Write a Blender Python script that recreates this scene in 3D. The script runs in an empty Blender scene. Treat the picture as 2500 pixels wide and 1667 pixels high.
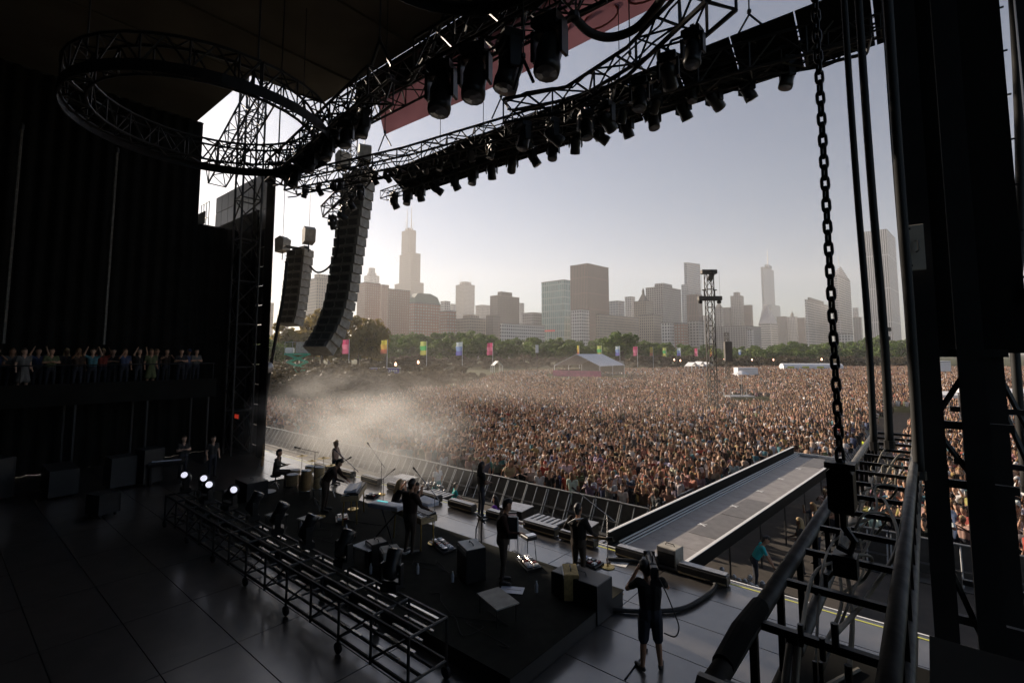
import bpy, bmesh, math, random
import numpy as np
from mathutils import Vector, Matrix
random.seed(7); rng = np.random.default_rng(11)
R = math.radians
sc = bpy.context.scene
C = sc.collection

# ---------------------------------------------------------------- camera
F = 1200.0; HZ = 862.0; PIT = R(4.8); PPY = HZ - F*math.tan(PIT); CAMZ = 7.2   # in pixels of the 2500 px photograph
cd = bpy.data.cameras.new('camera'); cam = bpy.data.objects.new('camera', cd); C.objects.link(cam)
cd.sensor_width = 36; cd.lens = F/2500*36; cd.shift_y = (PPY-833.5)/2500
cd.clip_start = 0.05; cd.clip_end = 30000
cam.location = (0, 0, CAMZ); cam.rotation_euler = (R(90)+PIT, 0, 0)
sc.camera = cam
# ---------------------------------------------------------------- sky, sun, exposure
SUN_AZ = R(-43); SUN_EL = R(19)          # azimuth from the view direction (+Y), towards +X
w = bpy.data.worlds.new('World'); sc.world = w; w.use_nodes = True
wn = w.node_tree.nodes; wl = w.node_tree.links
sky = wn.new('ShaderNodeTexSky'); sky.sky_type = 'NISHITA'; sky.sun_disc = False
sky.sun_elevation = SUN_EL; sky.sun_rotation = SUN_AZ; sky.altitude = 180
sky.air_density = 1.0; sky.dust_density = 0.8; sky.ozone_density = 3.5
hsv = wn.new('ShaderNodeHueSaturation'); hsv.inputs['Saturation'].default_value = 0.85
wl.new(sky.outputs[0], hsv.inputs['Color']); wl.new(hsv.outputs[0], wn['Background'].inputs[0])
wn['Background'].inputs[1].default_value = 0.05
sl = bpy.data.lights.new('sun', 'SUN'); so = bpy.data.objects.new('sun', sl); C.objects.link(so)
sl.energy = 5.0; sl.angle = R(1.2); sl.color = (1.0, 0.84, 0.67)
sd = Vector((math.sin(SUN_AZ)*math.cos(SUN_EL), math.cos(SUN_AZ)*math.cos(SUN_EL), math.sin(SUN_EL)))
so.rotation_euler = sd.to_track_quat('Z', 'Y').to_euler(); so.location = sd*900
sc.view_settings.view_transform = 'Standard'; sc.view_settings.look = 'None'
sc.view_settings.exposure = 1.0; sc.view_settings.gamma = 1.0
sc.cycles.use_denoising = True
sc.cycles.max_bounces = 6; sc.cycles.diffuse_bounces = 3; sc.cycles.glossy_bounces = 3
sc.cycles.transmission_bounces = 3; sc.cycles.volume_bounces = 1; sc.cycles.transparent_max_bounces = 8
sc.cycles.sample_clamp_indirect = 4

# ---------------------------------------------------------------- frames
E1 = (.766, -.643); E2 = (.643, .766); RZ = math.atan2(E1[1], E1[0])   # the stage: a to stage right, b to the crowd
SZ = 1.9
def S(a, b, z=0.0): return Vector((a*E1[0]+b*E2[0], a*E1[1]+b*E2[1], z))
def AB(x, y): return (x*E1[0]+y*E1[1], x*E2[0]+y*E2[1])
cp, sp = math.cos(PIT), math.sin(PIT)
def ray(x, y):
    u = (x-1250)/F; v = (PPY-y)/F
    return (u, cp-sp*v, sp+cp*v)
def onz(x, y, z=0.0):                    # where a pixel meets a level plane
    r = ray(x, y); t = (z-CAMZ)/r[2]; return (r[0]*t, r[1]*t)
def sonz(x, y, z=SZ): return AB(*onz(x, y, z))
def atd(x, y, d):                        # where a pixel meets a plane at a known distance
    r = ray(x, y); t = d/r[1]; return Vector((r[0]*t, d, CAMZ+r[2]*t))
def atb(x, y, b):
    r = ray(x, y); t = b/(r[0]*E2[0]+r[1]*E2[1]); X, Y = r[0]*t, r[1]*t
    return AB(X, Y)[0], CAMZ+r[2]*t

# ---------------------------------------------------------------- materials
M = {}
def mat(name, col, rough=.6, metal=0., var=.0, scale=8., spec=.5, emit=None, objcol=False, bump=0., vcol=None, rand=None, transl=0):
    m = bpy.data.materials.new(name); m.use_nodes = True; M[name] = m
    n = m.node_tree.nodes; l = m.node_tree.links; p = n['Principled BSDF']
    p.inputs['Base Color'].default_value = (*col, 1); p.inputs['Roughness'].default_value = rough
    p.inputs['Metallic'].default_value = metal; p.inputs['Specular IOR Level'].default_value = spec
    src = None
    if objcol:
        oi = n.new('ShaderNodeObjectInfo'); src = oi.outputs['Color']
    if vcol:
        at = n.new('ShaderNodeAttribute'); at.attribute_name = vcol; src = at.outputs['Color']
    if rand:
        oi = n.new('ShaderNodeObjectInfo'); cr = n.new('ShaderNodeValToRGB'); cr.color_ramp.interpolation = 'CONSTANT'
        while len(cr.color_ramp.elements) < len(rand): cr.color_ramp.elements.new(.5)
        for i, c in enumerate(rand):
            cr.color_ramp.elements[i].position = i/len(rand); cr.color_ramp.elements[i].color = (*c, 1)
        l.new(oi.outputs['Random'], cr.inputs[0]); src = cr.outputs[0]
    if var or bump:
        tc = n.new('ShaderNodeTexCoord'); nz = n.new('ShaderNodeTexNoise'); nz.inputs['Scale'].default_value = scale
        nz.inputs['Detail'].default_value = 5; l.new(tc.outputs['Object'], nz.inputs['Vector'])
    if var:
        mr = n.new('ShaderNodeMapRange'); mr.inputs[1].default_value = .3; mr.inputs[2].default_value = .7
        mr.inputs[3].default_value = 1-var; mr.inputs[4].default_value = 1+var; l.new(nz.outputs[0], mr.inputs[0])
        mx = n.new('ShaderNodeVectorMath'); mx.operation = 'MULTIPLY'
        if src: l.new(src, mx.inputs[0])
        else: mx.inputs[0].default_value = col
        l.new(mr.outputs[0], mx.inputs[1]); src = mx.outputs[0]
    if src: l.new(src, p.inputs['Base Color'])
    if bump:
        bp = n.new('ShaderNodeBump'); bp.inputs['Strength'].default_value = bump; bp.inputs['Distance'].default_value = .02
        l.new(nz.outputs[0], bp.inputs['Height']); l.new(bp.outputs[0], p.inputs['Normal'])
    if emit:
        p.inputs['Emission Color'].default_value = (*emit[0], 1); p.inputs['Emission Strength'].default_value = emit[1]
    if transl:
        tr = n.new('ShaderNodeBsdfTranslucent'); ms = n.new('ShaderNodeMixShader'); ms.inputs[0].default_value = transl
        if src: l.new(src, tr.inputs[0])
        else: tr.inputs[0].default_value = (*col, 1)
        l.new(p.outputs[0], ms.inputs[1]); l.new(tr.outputs[0], ms.inputs[2]); l.new(ms.outputs[0], n['Material Output'].inputs[0])
    return m
mat('black_steel', (.016, .016, .017), .45, .0, .3, 3)
mat('truss_alu', (.02, .02, .021), .5, .1, .25, 4)
mat('pipe', (.17, .16, .145), .5, .3, .35, 9)
mat('black_plastic', (.014, .014, .015), .4, 0, .3, 6)
mat('rubber', (.012, .012, .012), .7)
mat('drape', (.012, .012, .011), .95, 0, .25, 1.3, spec=.1)
mat('roof_cloth', (.12, .11, .085), .9, 0, .25, .35, spec=.1)
mat('deck', (.062, .056, .051), .3, 0, .3, 2.2, spec=1.0, bump=.12); M['deck'].node_tree.nodes['Principled BSDF'].inputs['Coat Weight'].default_value = 1.0; M['deck'].node_tree.nodes['Principled BSDF'].inputs['Coat Roughness'].default_value = .2
mat('deck_side', (.03, .03, .03), .6)
mat('carpet', (.013, .014, .011), .95, 0, .35, 5, spec=.1)
mat('runway', (.27, .25, .24), .5, 0, .2, 3)
mat('runway_dark', (.15, .14, .135), .5, 0, .2, 3)
mat('chrome', (.6, .6, .6), .25, 1)
mat('steel', (.38, .38, .39), .4, .7, .2, 6)
mat('galv', (.42, .43, .44), .45, .5, .2, 5)
mat('white', (.75, .75, .75), .6, 0, .06, 2)
mat('paper', (.75, .75, .73), .8)
mat('tent', (.88, .88, .9), .7, 0, .05, .6, transl=.12)
mat('case_pale', (.7, .65, .56), .6, 0, .15, 6)
mat('yellow_tape', (.6, .6, .12), .6)
mat('wood', (.3, .19, .08), .5, 0, .3, 6)
mat('wood_pale', (.42, .32, .18), .5, 0, .25, 6)
mat('key_top', (.55, .58, .66), .4, 0, .08, 5)
mat('tweed', (.42, .31, .13), .8, 0, .25, 20)
mat('guitar_red', (.2, .03, .02), .25)
mat('brass', (.5, .36, .12), .3, .9)
mat('lens', (.1, .1, .11), .08, 0, spec=1)
mat('lit_lens', (.9, .9, 1), .2, emit=((.85, .85, 1), .45))
mat('red_light', (.8, .05, .03), .4, emit=((1, .08, .04), .12))
mat('blue_light', (.1, .1, .9), .4, emit=((.12, .1, 1), .9))
mat('lamp_glow', (1, .6, .4), .4, emit=((1, .5, .3), 3.0))
mat('scrim', (.33, .15, .17), .85, 0, .2, .7, transl=.4)
mat('scrim_print', (.45, .2, .17), .85, 0, .1, .5, transl=.5)
mat('purple', (.13, .1, .36), .6, 0, .1, 2)
mat('lift_green', (.07, .42, .28), .5, 0, .1, 3)
mat('pink_skirt', (.5, .1, .22), .7, 0, .2, 1.2)
mat('shirt', (.5, .5, .5), .85, 0, .15, 6, spec=.2, objcol=True)
SKIN = [(.47, .27, .18), (.52, .31, .21), (.4, .22, .14), (.2, .1, .06), (.56, .35, .25), (.1, .05, .03)]
mat('skin', SKIN[0], .55, spec=.35, rand=SKIN)
HAIR = [(.03, .018, .01), (.012, .01, .009), (.1, .055, .025), (.25, .15, .06), (.05, .03, .016), (.34, .24, .12)]
mat('hair', HAIR[0], .6, spec=.3, rand=HAIR)
mat('trousers', (.03, .033, .045), .85, 0, .2, 6, spec=.2)
mat('shoes', (.02, .02, .02), .6)
mat('shoes_pale', (.4, .38, .34), .7)
mat('crowd_cloth', (.4, .4, .4), .8, spec=.2, vcol='Col')
mat('trunk', (.06, .045, .03), .9, 0, .3, 4)
def leafmat(name, a, b):
    m = mat(name, a, .6, spec=.25); n = m.node_tree.nodes; l = m.node_tree.links; p = n['Principled BSDF']
    at = n.new('ShaderNodeAttribute'); at.attribute_name = 'tone'
    mx = n.new('ShaderNodeMix'); mx.data_type = 'RGBA'; mx.inputs[6].default_value = (*a, 1); mx.inputs[7].default_value = (*b, 1)
    l.new(at.outputs['Fac'], mx.inputs[0]); l.new(mx.outputs[2], p.inputs['Base Color'])
    tr = n.new('ShaderNodeBsdfTranslucent'); l.new(mx.outputs[2], tr.inputs[0]); ms = n.new('ShaderNodeMixShader'); ms.inputs[0].default_value = .35
    l.new(p.outputs[0], ms.inputs[1]); l.new(tr.outputs[0], ms.inputs[2]); l.new(ms.outputs[0], n['Material Output'].inputs[0])
leafmat('leaf_green', (.065, .12, .02), (.17, .24, .045))
leafmat('leaf_sunlit', (.2, .15, .045), (.36, .27, .09))  # orange of the low sun painted into the leaves
leafmat('leaf_dry', (.08, .065, .036), (.15, .12, .068))

# ---------------------------------------------------------------- mesh helpers
class MB:
    def __init__(s): s.v = []; s.f = []; s.mi = []; s.cur = 0
    def add(s, vs, fs):
        o = len(s.v); s.v += [tuple(x) for x in vs]; s.f += [tuple(i+o for i in f) for f in fs]; s.mi += [s.cur]*len(fs); return s
    def box(s, c, d, rot=None, bev=0):
        x, y, z = d[0]/2, d[1]/2, d[2]/2
        if bev:
            t = []
            for zz, k in ((-z, bev), (-z+bev, 0), (z-bev, 0), (z, bev)):
                t += [(-x+k, -y+k, zz), (x-k, -y+k, zz), (x-k, y-k, zz), (-x+k, y-k, zz)]
            fs = [(3, 2, 1, 0), (12, 13, 14, 15)]
            for r in range(3):
                for i in range(4): fs.append((r*4+i, r*4+(i+1) % 4, r*4+4+(i+1) % 4, r*4+4+i))
        else:
            t = [(i*x, j*y, k*z) for k in (-1, 1) for i, j in ((-1, -1), (1, -1), (1, 1), (-1, 1))]
            fs = [(3, 2, 1, 0), (4, 5, 6, 7), (0, 1, 5, 4), (1, 2, 6, 5), (2, 3, 7, 6), (3, 0, 4, 7)]
        if rot is not None: t = [rot @ Vector(q) for q in t]
        return s.add([(q[0]+c[0], q[1]+c[1], q[2]+c[2]) for q in t], fs)
    def tube(s, pts, r, n=6, cap=True, r1=None):
        pts = [Vector(p) for p in pts]; k = len(pts); vs = []
        up = None
        for i, p in enumerate(pts):
            t = (pts[min(i+1, k-1)]-pts[max(i-1, 0)]).normalized()
            if up is None or abs(up.dot(t)) > .99:
                up = Vector((0, 0, 1)) if abs(t.z) < .9 else Vector((1, 0, 0))
            sd_ = t.cross(up).normalized(); up = sd_.cross(t).normalized()
            rr = r[i] if isinstance(r, (list, tuple)) else (r if r1 is None else r+(r1-r)*i/(k-1))
            for j in range(n):
                a = 2*math.pi*j/n; vs.append(p+sd_*(math.cos(a)*rr)+up*(math.sin(a)*rr))
        fs = [(i*n+j, i*n+(j+1) % n, (i+1)*n+(j+1) % n, (i+1)*n+j) for i in range(k-1) for j in range(n)]
        if cap: fs += [tuple(range(n))[::-1], tuple((k-1)*n+j for j in range(n))]
        return s.add(vs, fs)
    def lathe(s, prof, n=12, at=(0, 0, 0), rot=None, cap=True):        # prof: (radius, z)
        vs = []
        for r, z in prof:
            for j in range(n):
                a = 2*math.pi*j/n; q = Vector((r*math.cos(a), r*math.sin(a), z)); q = rot @ q if rot is not None else q
                vs.append(q+Vector(at))
        k = len(prof)
        fs = [(i*n+j, i*n+(j+1) % n, (i+1)*n+(j+1) % n, (i+1)*n+j) for i in range(k-1) for j in range(n)]
        if cap: fs += [tuple(range(n))[::-1], tuple((k-1)*n+j for j in range(n))]
        return s.add(vs, fs)
    def prism(s, poly, axis, lo, hi):                                  # poly in the two other axes
        def mk(p, t): return {'x': (t, p[0], p[1]), 'y': (p[0], t, p[1]), 'z': (p[0], p[1], t)}[axis]
        n = len(poly)
        return s.add([mk(p, lo) for p in poly]+[mk(p, hi) for p in poly],
                     [tuple(range(n))[::-1], tuple(range(n, 2*n))]+[(i, (i+1) % n, n+(i+1) % n, n+i) for i in range(n)])
    def mesh(s, name, mats, smooth=False):
        me = bpy.data.meshes.new(name); me.from_pydata(s.v, [], s.f)
        for m in (mats if isinstance(mats, (list, tuple)) else [mats]): me.materials.append(M[m] if isinstance(m, str) else m)
        if any(s.mi): me.polygons.foreach_set('material_index', s.mi)
        bm = bmesh.new(); bm.from_mesh(me); bmesh.ops.recalc_face_normals(bm, faces=bm.faces); bm.to_mesh(me); bm.free()
        if smooth: me.polygons.foreach_set('use_smooth', [True]*len(me.polygons))
        me.update(); return me
    def build(s, name, mats, parent=None, smooth=False, loc=(0, 0, 0), rz=0):
        return obj(name, s.mesh(name, mats, smooth), parent, loc, rz)
def obj(name, me, parent=None, loc=(0, 0, 0), rz=0):
    o = bpy.data.objects.new(name, me); C.objects.link(o); o.location = loc; o.rotation_euler = (0, 0, rz)
    if parent: o.parent = parent
    return o
def tag(o, label=None, cat=None, group=None, kind=None):
    if label: o['label'] = label
    if cat: o['category'] = cat
    if group: o['group'] = group
    if kind: o['kind'] = kind
    return o
def thing(name, label, cat, loc=(0, 0, 0), rz=0, group=None):
    o = bpy.data.objects.new(name, None); C.objects.link(o); o.location = loc; o.rotation_euler = (0, 0, rz); o.empty_display_size = .2
    return tag(o, label, cat, group)
def sthing(name, label, cat, a, b, z=SZ, rz=0, group=None): return thing(name, label, cat, S(a, b, z), RZ+rz, group)
def copy_tree(o, parent=None):
    c = o.copy(); C.objects.link(c)
    if parent: c.parent = parent
    for ch in list(o.children): copy_tree(ch, c)
    return c
def again(proto, i, label, loc, rz=None, group=None):
    o = proto if i == 0 else copy_tree(proto)
    o.location = loc
    if rz is not None: o.rotation_euler[2] = rz
    return tag(o, label, None, group)
RX = lambda a: Matrix.Rotation(a, 3, 'X'); RY = lambda a: Matrix.Rotation(a, 3, 'Y'); RZM = lambda a: Matrix.Rotation(a, 3, 'Z')

_O = 'zeroth first second third fourth fifth sixth seventh eighth ninth tenth eleventh twelfth thirteenth fourteenth fifteenth sixteenth seventeenth eighteenth nineteenth'.split()
def nth(i): return _O[i] if i < 20 else ('twentieth' if i == 20 else 'thirtieth' if i == 30 else ['twenty', 'thirty'][i//10-2]+'-'+_O[i % 10])
# ---------------------------------------------------------------- ground
m = mat('grass_ground', (.07, .075, .035), .95, 0, .4, .15, spec=.1)
g = MB(); n = 24
for i in range(n+1):
    for j in range(n+1):
        g.v.append(((i/n-.5)*6000, -600+j/n*3760, 0))
for i in range(n):
    for j in range(n): g.f.append((i*(n+1)+j, (i+1)*(n+1)+j, (i+1)*(n+1)+j+1, i*(n+1)+j+1)); g.mi.append(0)
tag(g.build('ground', 'grass_ground'), kind='structure')
# ---------------------------------------------------------------- skyline
BE = (.71, -.704); BN = (.704, .71); BRZ = math.atan2(BE[1], BE[0])     # the street grid: east and north
def facade(name, wall, glass, ww, wh, mort, rough=.5):
    m = bpy.data.materials.new(name); m.use_nodes = True; M[name] = m; n = m.node_tree.nodes; l = m.node_tree.links
    p = n['Principled BSDF']; p.inputs['Roughness'].default_value = rough
    tc = n.new('ShaderNodeTexCoord'); sx = n.new('ShaderNodeSeparateXYZ'); ad = n.new('ShaderNodeMath'); cb = n.new('ShaderNodeCombineXYZ')
    l.new(tc.outputs['Object'], sx.inputs[0]); l.new(sx.outputs[0], ad.inputs[0]); l.new(sx.outputs[1], ad.inputs[1])
    l.new(ad.outputs[0], cb.inputs[0]); l.new(sx.outputs[2], cb.inputs[1])
    b = n.new('ShaderNodeTexBrick'); b.offset = 0; b.inputs['Scale'].default_value = 1
    b.inputs['Brick Width'].default_value = ww; b.inputs['Row Height'].default_value = wh; b.inputs['Mortar Size'].default_value = mort
    b.inputs['Mortar Smooth'].default_value = 0; b.inputs['Color1'].default_value = (*glass, 1)
    b.inputs['Color2'].default_value = (*[c*1.5 for c in glass], 1); b.inputs['Mortar'].default_value = (*wall, 1)
    l.new(cb.outputs[0], b.inputs['Vector']); l.new(b.outputs['Color'], p.inputs['Base Color'])
facade('f_bronze', (.09, .085, .085), (.03, .03, .035), 5, 8, .9)
facade('f_tan', (.4, .33, .26), (.03, .03, .035), 3.6, 4.4, 1.0)
facade('f_brick', (.3, .17, .12), (.34, .31, .28), 4.2, 4.0, 1.35)
facade('f_red', (.34, .15, .1), (.3, .28, .25), 5.0, 4.6, 1.1)
facade('f_maroon', (.16, .075, .06), (.02, .02, .02), 3.6, 30, .8)
facade('f_grey', (.34, .33, .33), (.03, .03, .04), 5, 4.6, .9)
facade('f_white', (.62, .61, .6), (.06, .06, .07), 4.6, 5, 1.0)
facade('f_glass', (.3, .36, .42), (.06, .1, .15), 7, 5.5, .6, .15)
facade('f_mint', (.5, .6, .55), (.14, .26, .25), 4.2, 11, .7, .2)
facade('f_vert', (.6, .6, .6), (.06, .06, .08), 4.6, 90, 1.1)
facade('f_horiz', (.6, .58, .57), (.04, .05, .06), 80, 7.0, 1.6)
facade('f_dark', (.12, .11, .11), (.04, .04, .045), 4, 4, .6)
mat('roofing', (.15, .14, .13), .9); mat('slate_green', (.2, .24, .21), .7); mat('mast', (.5, .5, .5), .5)
def kx(x): return (x-1250)*cp/F
def corner(x0, xc, x1, d):
    if xc is None:
        k = kx((x0+x1)/2); xc = x0+(x1-x0)*max(.2, min(.9, (.71+.704*k)/1.414))
    cx = kx(xc)*d; cy = d
    ls = (cx-kx(x0)*cy)/(.71+.704*kx(x0)); le = (kx(x1)*cy-cx)/max(.1, (.704-.71*kx(x1)))
    return xc, cx, cy, max(ls, 3), max(le, 3)
def local(root, X, Y):
    dx, dy = X-root.location.x, Y-root.location.y
    return dx*BE[0]+dy*BE[1], dx*BN[0]+dy*BN[1]
def zpx(y, d, x=1250): return atd(x, y, d).z
def tier(root, name, x0, xc, x1, zlo, ytop, d, m, inset=0):
    xc, cx, cy, ls, le = corner(x0, xc, x1, d); lx, ly = local(root, cx, cy); zt = zpx(ytop, d, xc)
    b = MB(); b.box((lx-ls/2, ly+le/2, (zlo+zt)/2), (ls, le, zt-zlo)); b.build(name, m, root)
    return lx, ly, ls, le, zt
def bldg(label, x0, xc, x1, ytop, d, m, roof=None, name='office_building', cat='building'):
    xc_, cx, cy, ls, le = corner(x0, xc, x1, d)
    root = thing(name, label, cat, (cx, cy, 0), BRZ)
    lx, ly, ls, le, zt = tier(root, 'wall', x0, xc, x1, -.5, ytop, d, m)
    r = MB(); r.box((-ls/2, le/2, zt+.6), (ls+.8, le+.8, 1.2)); r.build('cornice', 'roofing', root)
    if roof == 'box':
        q = MB(); q.box((-ls/2, le/2, zt+1.2+(zt*.02+2)), (ls*.5, le*.5, zt*.04+4)); q.build('penthouse', m, root)
    return root, ls, le, zt
def mast(root, x, y, d, ytip, r=1.2, zlo=0):
    lx, ly = local(root, kx(x)*d, d); b = MB(); b.tube([(lx, ly, zlo), (lx, ly, zpx(ytip, d))], r, 6, r1=r*.3); b.build('antenna', 'mast', root)
bldg('squat tan tower at the far left edge of the skyline', 640, None, 664, 740, 900, 'f_tan')
bldg('narrow pale slab half hidden behind the smaller loudspeaker array', 684, None, 702, 694, 1000, 'f_tan')
r_, ls, le, zt = bldg('broad tan hotel with many small windows between the two loudspeaker arrays', 742, None, 822, 680, 700, 'f_tan', name='hotel_building')
q = MB(); q.box((-ls/2, le/2, zt+5), (ls*.35, le*.6, 8)); q.build('rooftop_sign_house', 'f_tan', r_)
bldg('plain pale tower just left of the long loudspeaker array', 802, None, 826, 653, 1300, 'f_grey')
r_, ls, le, zt = bldg('pale tower with a round stepped crown', 884, None, 922, 672, 1495, 'f_white')
for k_, (rr, z0, z1) in enumerate(((.42, 0, 10), (.3, 10, 26))):
    q = MB(); q.lathe([(ls*rr, zt+z0), (ls*rr, zt+z1)], 14, (-ls/2, le/2, 0)); q.build('crown_drum', 'f_white', r_)
# the tallest tower
r_, ls, le, zt = bldg('tallest dark stepped skyscraper with twin antennas', 960, 1000, 1032, 688, 1637, 'f_bronze', name='skyscraper')
z1 = tier(r_, 'middle_block', 971, 1000, 1023, zt, 616, 1637, 'f_bronze')[4]
z2 = tier(r_, 'upper_block', 975, 994, 1011, z1, 560, 1637, 'f_bronze')[4]
tier(r_, 'antenna_base', 984, 993, 1003, z2, 556, 1637, 'f_bronze')
mast(r_, 988, 0, 1640, 508, 2.2, z2); mast(r_, 999, 0, 1640, 500, 2.6, z2); mast(r_, 983, 0, 1640, 535, .9, z2); mast(r_, 1005, 0, 1640, 535, .9, z2)
bldg('brown hotel block with a column of bright windows right of the long array', 868, None, 925, 690, 820, 'f_brick', name='hotel_building')
bldg('narrow brick block behind the brown hotels', 920, None, 946, 696, 900, 'f_brick')
bldg('brown brick hotel with a grid of small bright windows', 944, 946, 999, 706, 790, 'f_brick', name='hotel_building')
r_, ls, le, zt = bldg('red and cream apartment house with a curved green mansard roof', 998, 1010, 1074, 740, 760, 'f_red', name='apartment_house')
q = MB(); q.prism([(-.2, zt), (0.5, zt+9), (le*.12, zt+16), (le*.6, zt+17), (le*.88, zt+12), (le, zt)], 'x', -ls, 0); q.build('mansard_roof', 'slate_green', r_)
bldg('low red brick house right of the mansard roof', 1072, None, 1113, 760, 745, 'f_red')
bldg('white block with rooftop sign frame behind the red house', 1074, None, 1098, 736, 1000, 'f_white')
bldg('low round pale block left of the twin antenna tower', 1096, None, 1112, 743, 1200, 'f_white')
r_, ls, le, zt = bldg('grey tower with four thin antennas on its stepped top', 1111, None, 1158, 694, 1675, 'f_grey', name='skyscraper')
q = MB(); q.box((-ls/2, le/2, zt+6), (ls*.6, le*.6, 12)); q.build('penthouse', 'f_grey', r_)
for x in (1121, 1125, 1145, 1149): mast(r_, x, 0, 1690, 664, .8, zt)
bldg('pale low tower right of the antenna tower', 1160, None, 1198, 745, 1350, 'f_grey')
bldg('wide grey office block with a raised roof house', 1196, 1215, 1268, 722, 900, 'f_dark', 'box')
bldg('small pale block beside the wide grey office block', 1264, None, 1280, 741, 1150, 'f_white')
bldg('low brown house with rooftop huts under the antenna tower', 1110, None, 1188, 778, 745, 'f_tan', 'box')
bldg('low dark house with tall arched windows', 1186, None, 1222, 770, 742, 'f_dark')
bldg('long low white stone museum block above the trees', 1221, 1225, 1330, 790, 725, 'f_white')
bldg('grey mid height block left of the pale green tower', 1276, None, 1326, 764, 830, 'f_grey')
r_, ls, le, zt = bldg('pale green glass tower with zigzag windows and leaning sides', 1323, 1378, 1394, 684, 800, 'f_mint', name='glass_tower')
q = MB()
for i_ in range(9): q.box((-ls+8+i_*2.5, -.4, zpx(806, 800)), (1.5, .3, 3.0))
tag(q.build('red_sign', 'red_light', r_), kind='stuff')
bldg('big red brown skyscraper with close vertical lines', 1394, 1437, 1489, 644, 915, 'f_maroon', name='skyscraper')
bldg('white columned house in front of the red brown skyscraper', 1395, None, 1440, 756, 770, 'f_white')
bldg('wide tan block right of the red brown skyscraper', 1456, 1465, 1563, 768, 775, 'f_tan')
bldg('pair of white glass offices behind the tan block', 1488, None, 1527, 735, 1060, 'f_glass')
bldg('pale tower with an open top frame', 1528, None, 1553, 725, 1100, 'f_white')
r_, ls, le, zt = bldg('stone tower with a stepped pyramid and lantern on top', 1550, None, 1597, 735, 900, 'f_tan', name='stone_tower')
q = MB(); q.add([(-ls*.8, le*.2, zt), (-ls*.2, le*.2, zt), (-ls*.2, le*.8, zt), (-ls*.8, le*.8, zt), (-ls*.5, le*.5, zt+20)], [(0, 1, 4), (1, 2, 4), (2, 3, 4), (3, 0, 4), (3, 2, 1, 0)]); q.build('pyramid_roof', 'roofing', r_)
q = MB(); q.lathe([(2.4, zt+15), (2.6, zt+21), (1.2, zt+24), (.3, zt+27)], 8, (-ls*.5, le*.5, 0)); q.build('lantern', 'roofing', r_)
bldg('tan grey office block with a heavy flat top', 1580, 1622, 1667, 700, 1000, 'f_grey', 'box')
r_, ls, le, zt = bldg('slim blue glass tower with a slanting top', 1676, 1684, 1716, 642, 1185, 'f_glass', name='glass_tower')
tier(r_, 'lower_block', 1668, 1679, 1684, 0, 694, 1180, 'f_glass')
q = MB(); q.prism([(0, zt), (le, zt), (le, zt+7), (0, zt+1)], 'x', -ls, 0); q.build('slanted_crown', 'f_glass', r_)
bldg('dark maroon block in front of the slim blue tower', 1680, None, 1719, 719, 1080, 'f_maroon')
bldg('tan stone row house left of the pale row', 1561, None, 1617, 768, 790, 'f_tan')
bldg('pale stone row house behind the dome tree', 1616, None, 1648, 788, 770, 'f_white')
bldg('brown stone row house right of the pale row house', 1647, None, 1682, 790, 770, 'f_red')
bldg('grey stone row house left of the lighting mast', 1681, None, 1720, 784, 770, 'f_grey')
bldg('low pale block behind the lighting mast', 1718, None, 1740, 771, 1300, 'f_white')
r_, ls, le, zt = bldg('narrow tower with a pointed pyramid top right of the mast', 1748, None, 1770, 752, 1300, 'f_grey', name='stone_tower')
q = MB(); q.add([(-ls, 0, zt), (0, 0, zt), (0, le, zt), (-ls, le, zt), (-ls/2, le/2, zt+17)], [(0, 1, 4), (1, 2, 4), (2, 3, 4), (3, 0, 4), (3, 2, 1, 0)]); q.build('pyramid_roof', 'roofing', r_)
bldg('dark slab left of the paired grey towers', 1768, None, 1790, 751, 1400, 'f_dark')
bldg('taller of the paired grey towers', 1788, None, 1821, 722, 1400, 'f_grey', 'box')
bldg('shorter of the paired grey towers, brownish', 1820, None, 1842, 745, 1380, 'f_maroon')
bldg('low grey row below the paired towers', 1742, None, 1860, 796, 1000, 'f_grey')
bldg('pale block below the paired towers', 1826, None, 1842, 804, 980, 'f_white')
r_, ls, le, zt = bldg('rounded silver glass skyscraper with a tall spire', 1866, 1872, 1898, 652, 1871, 'f_glass', name='skyscraper')
tier(r_, 'lower_block', 1880, 1890, 1910, 0, 743, 1860, 'f_glass'); tier(r_, 'crown_block', 1876, 1882, 1894, zt, 645, 1871, 'f_glass')
mast(r_, 1884, 0, 1880, 608, 2.4, zt)
r_, ls, le, zt = bldg('striped white tower with a slanting diamond roof', 1855, 1885, 1902, 790, 1500, 'f_horiz', name='skyscraper')
zz = zpx(738, 1500); q = MB(); q.add([(-ls, 0, zt), (0, 0, zt), (0, le, zt), (-ls, le, zt), (-ls*.8, le, zz), (-ls, le*.8, zz)], [(0, 1, 4, 5), (1, 2, 4), (0, 5, 3), (5, 4, 3), (4, 2, 3), (3, 2, 1, 0)]); q.build('diamond_roof', 'steel', r_)
bldg('dark narrow block right of the diamond roof', 1900, None, 1926, 773, 1600, 'f_dark')
r_, ls, le, zt = bldg('pale block with a dark pointed turret', 1925, None, 1952, 774, 1600, 'f_white')
q = MB(); q.lathe([(6, zt), (5, zt+10), (1, zt+18), (.3, zt+24)], 8, (-ls*.5, le*.5, 0)); q.build('turret', 'roofing', r_)
bldg('brown block left of the striped office slab', 1949, None, 1973, 776, 1600, 'f_maroon')
r_, ls, le, zt = bldg('white office slab with horizontal stripes and a roof house', 1971, 1976, 2034, 732, 1347, 'f_horiz')
q = MB(); q.box((-ls/2, le*.4, zt+5), (ls*.7, le*.6, 9)); q.build('penthouse', 'f_dark', r_)
bldg('dark glass block behind the chain', 2038, None, 2052, 736, 1420, 'f_glass')
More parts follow.
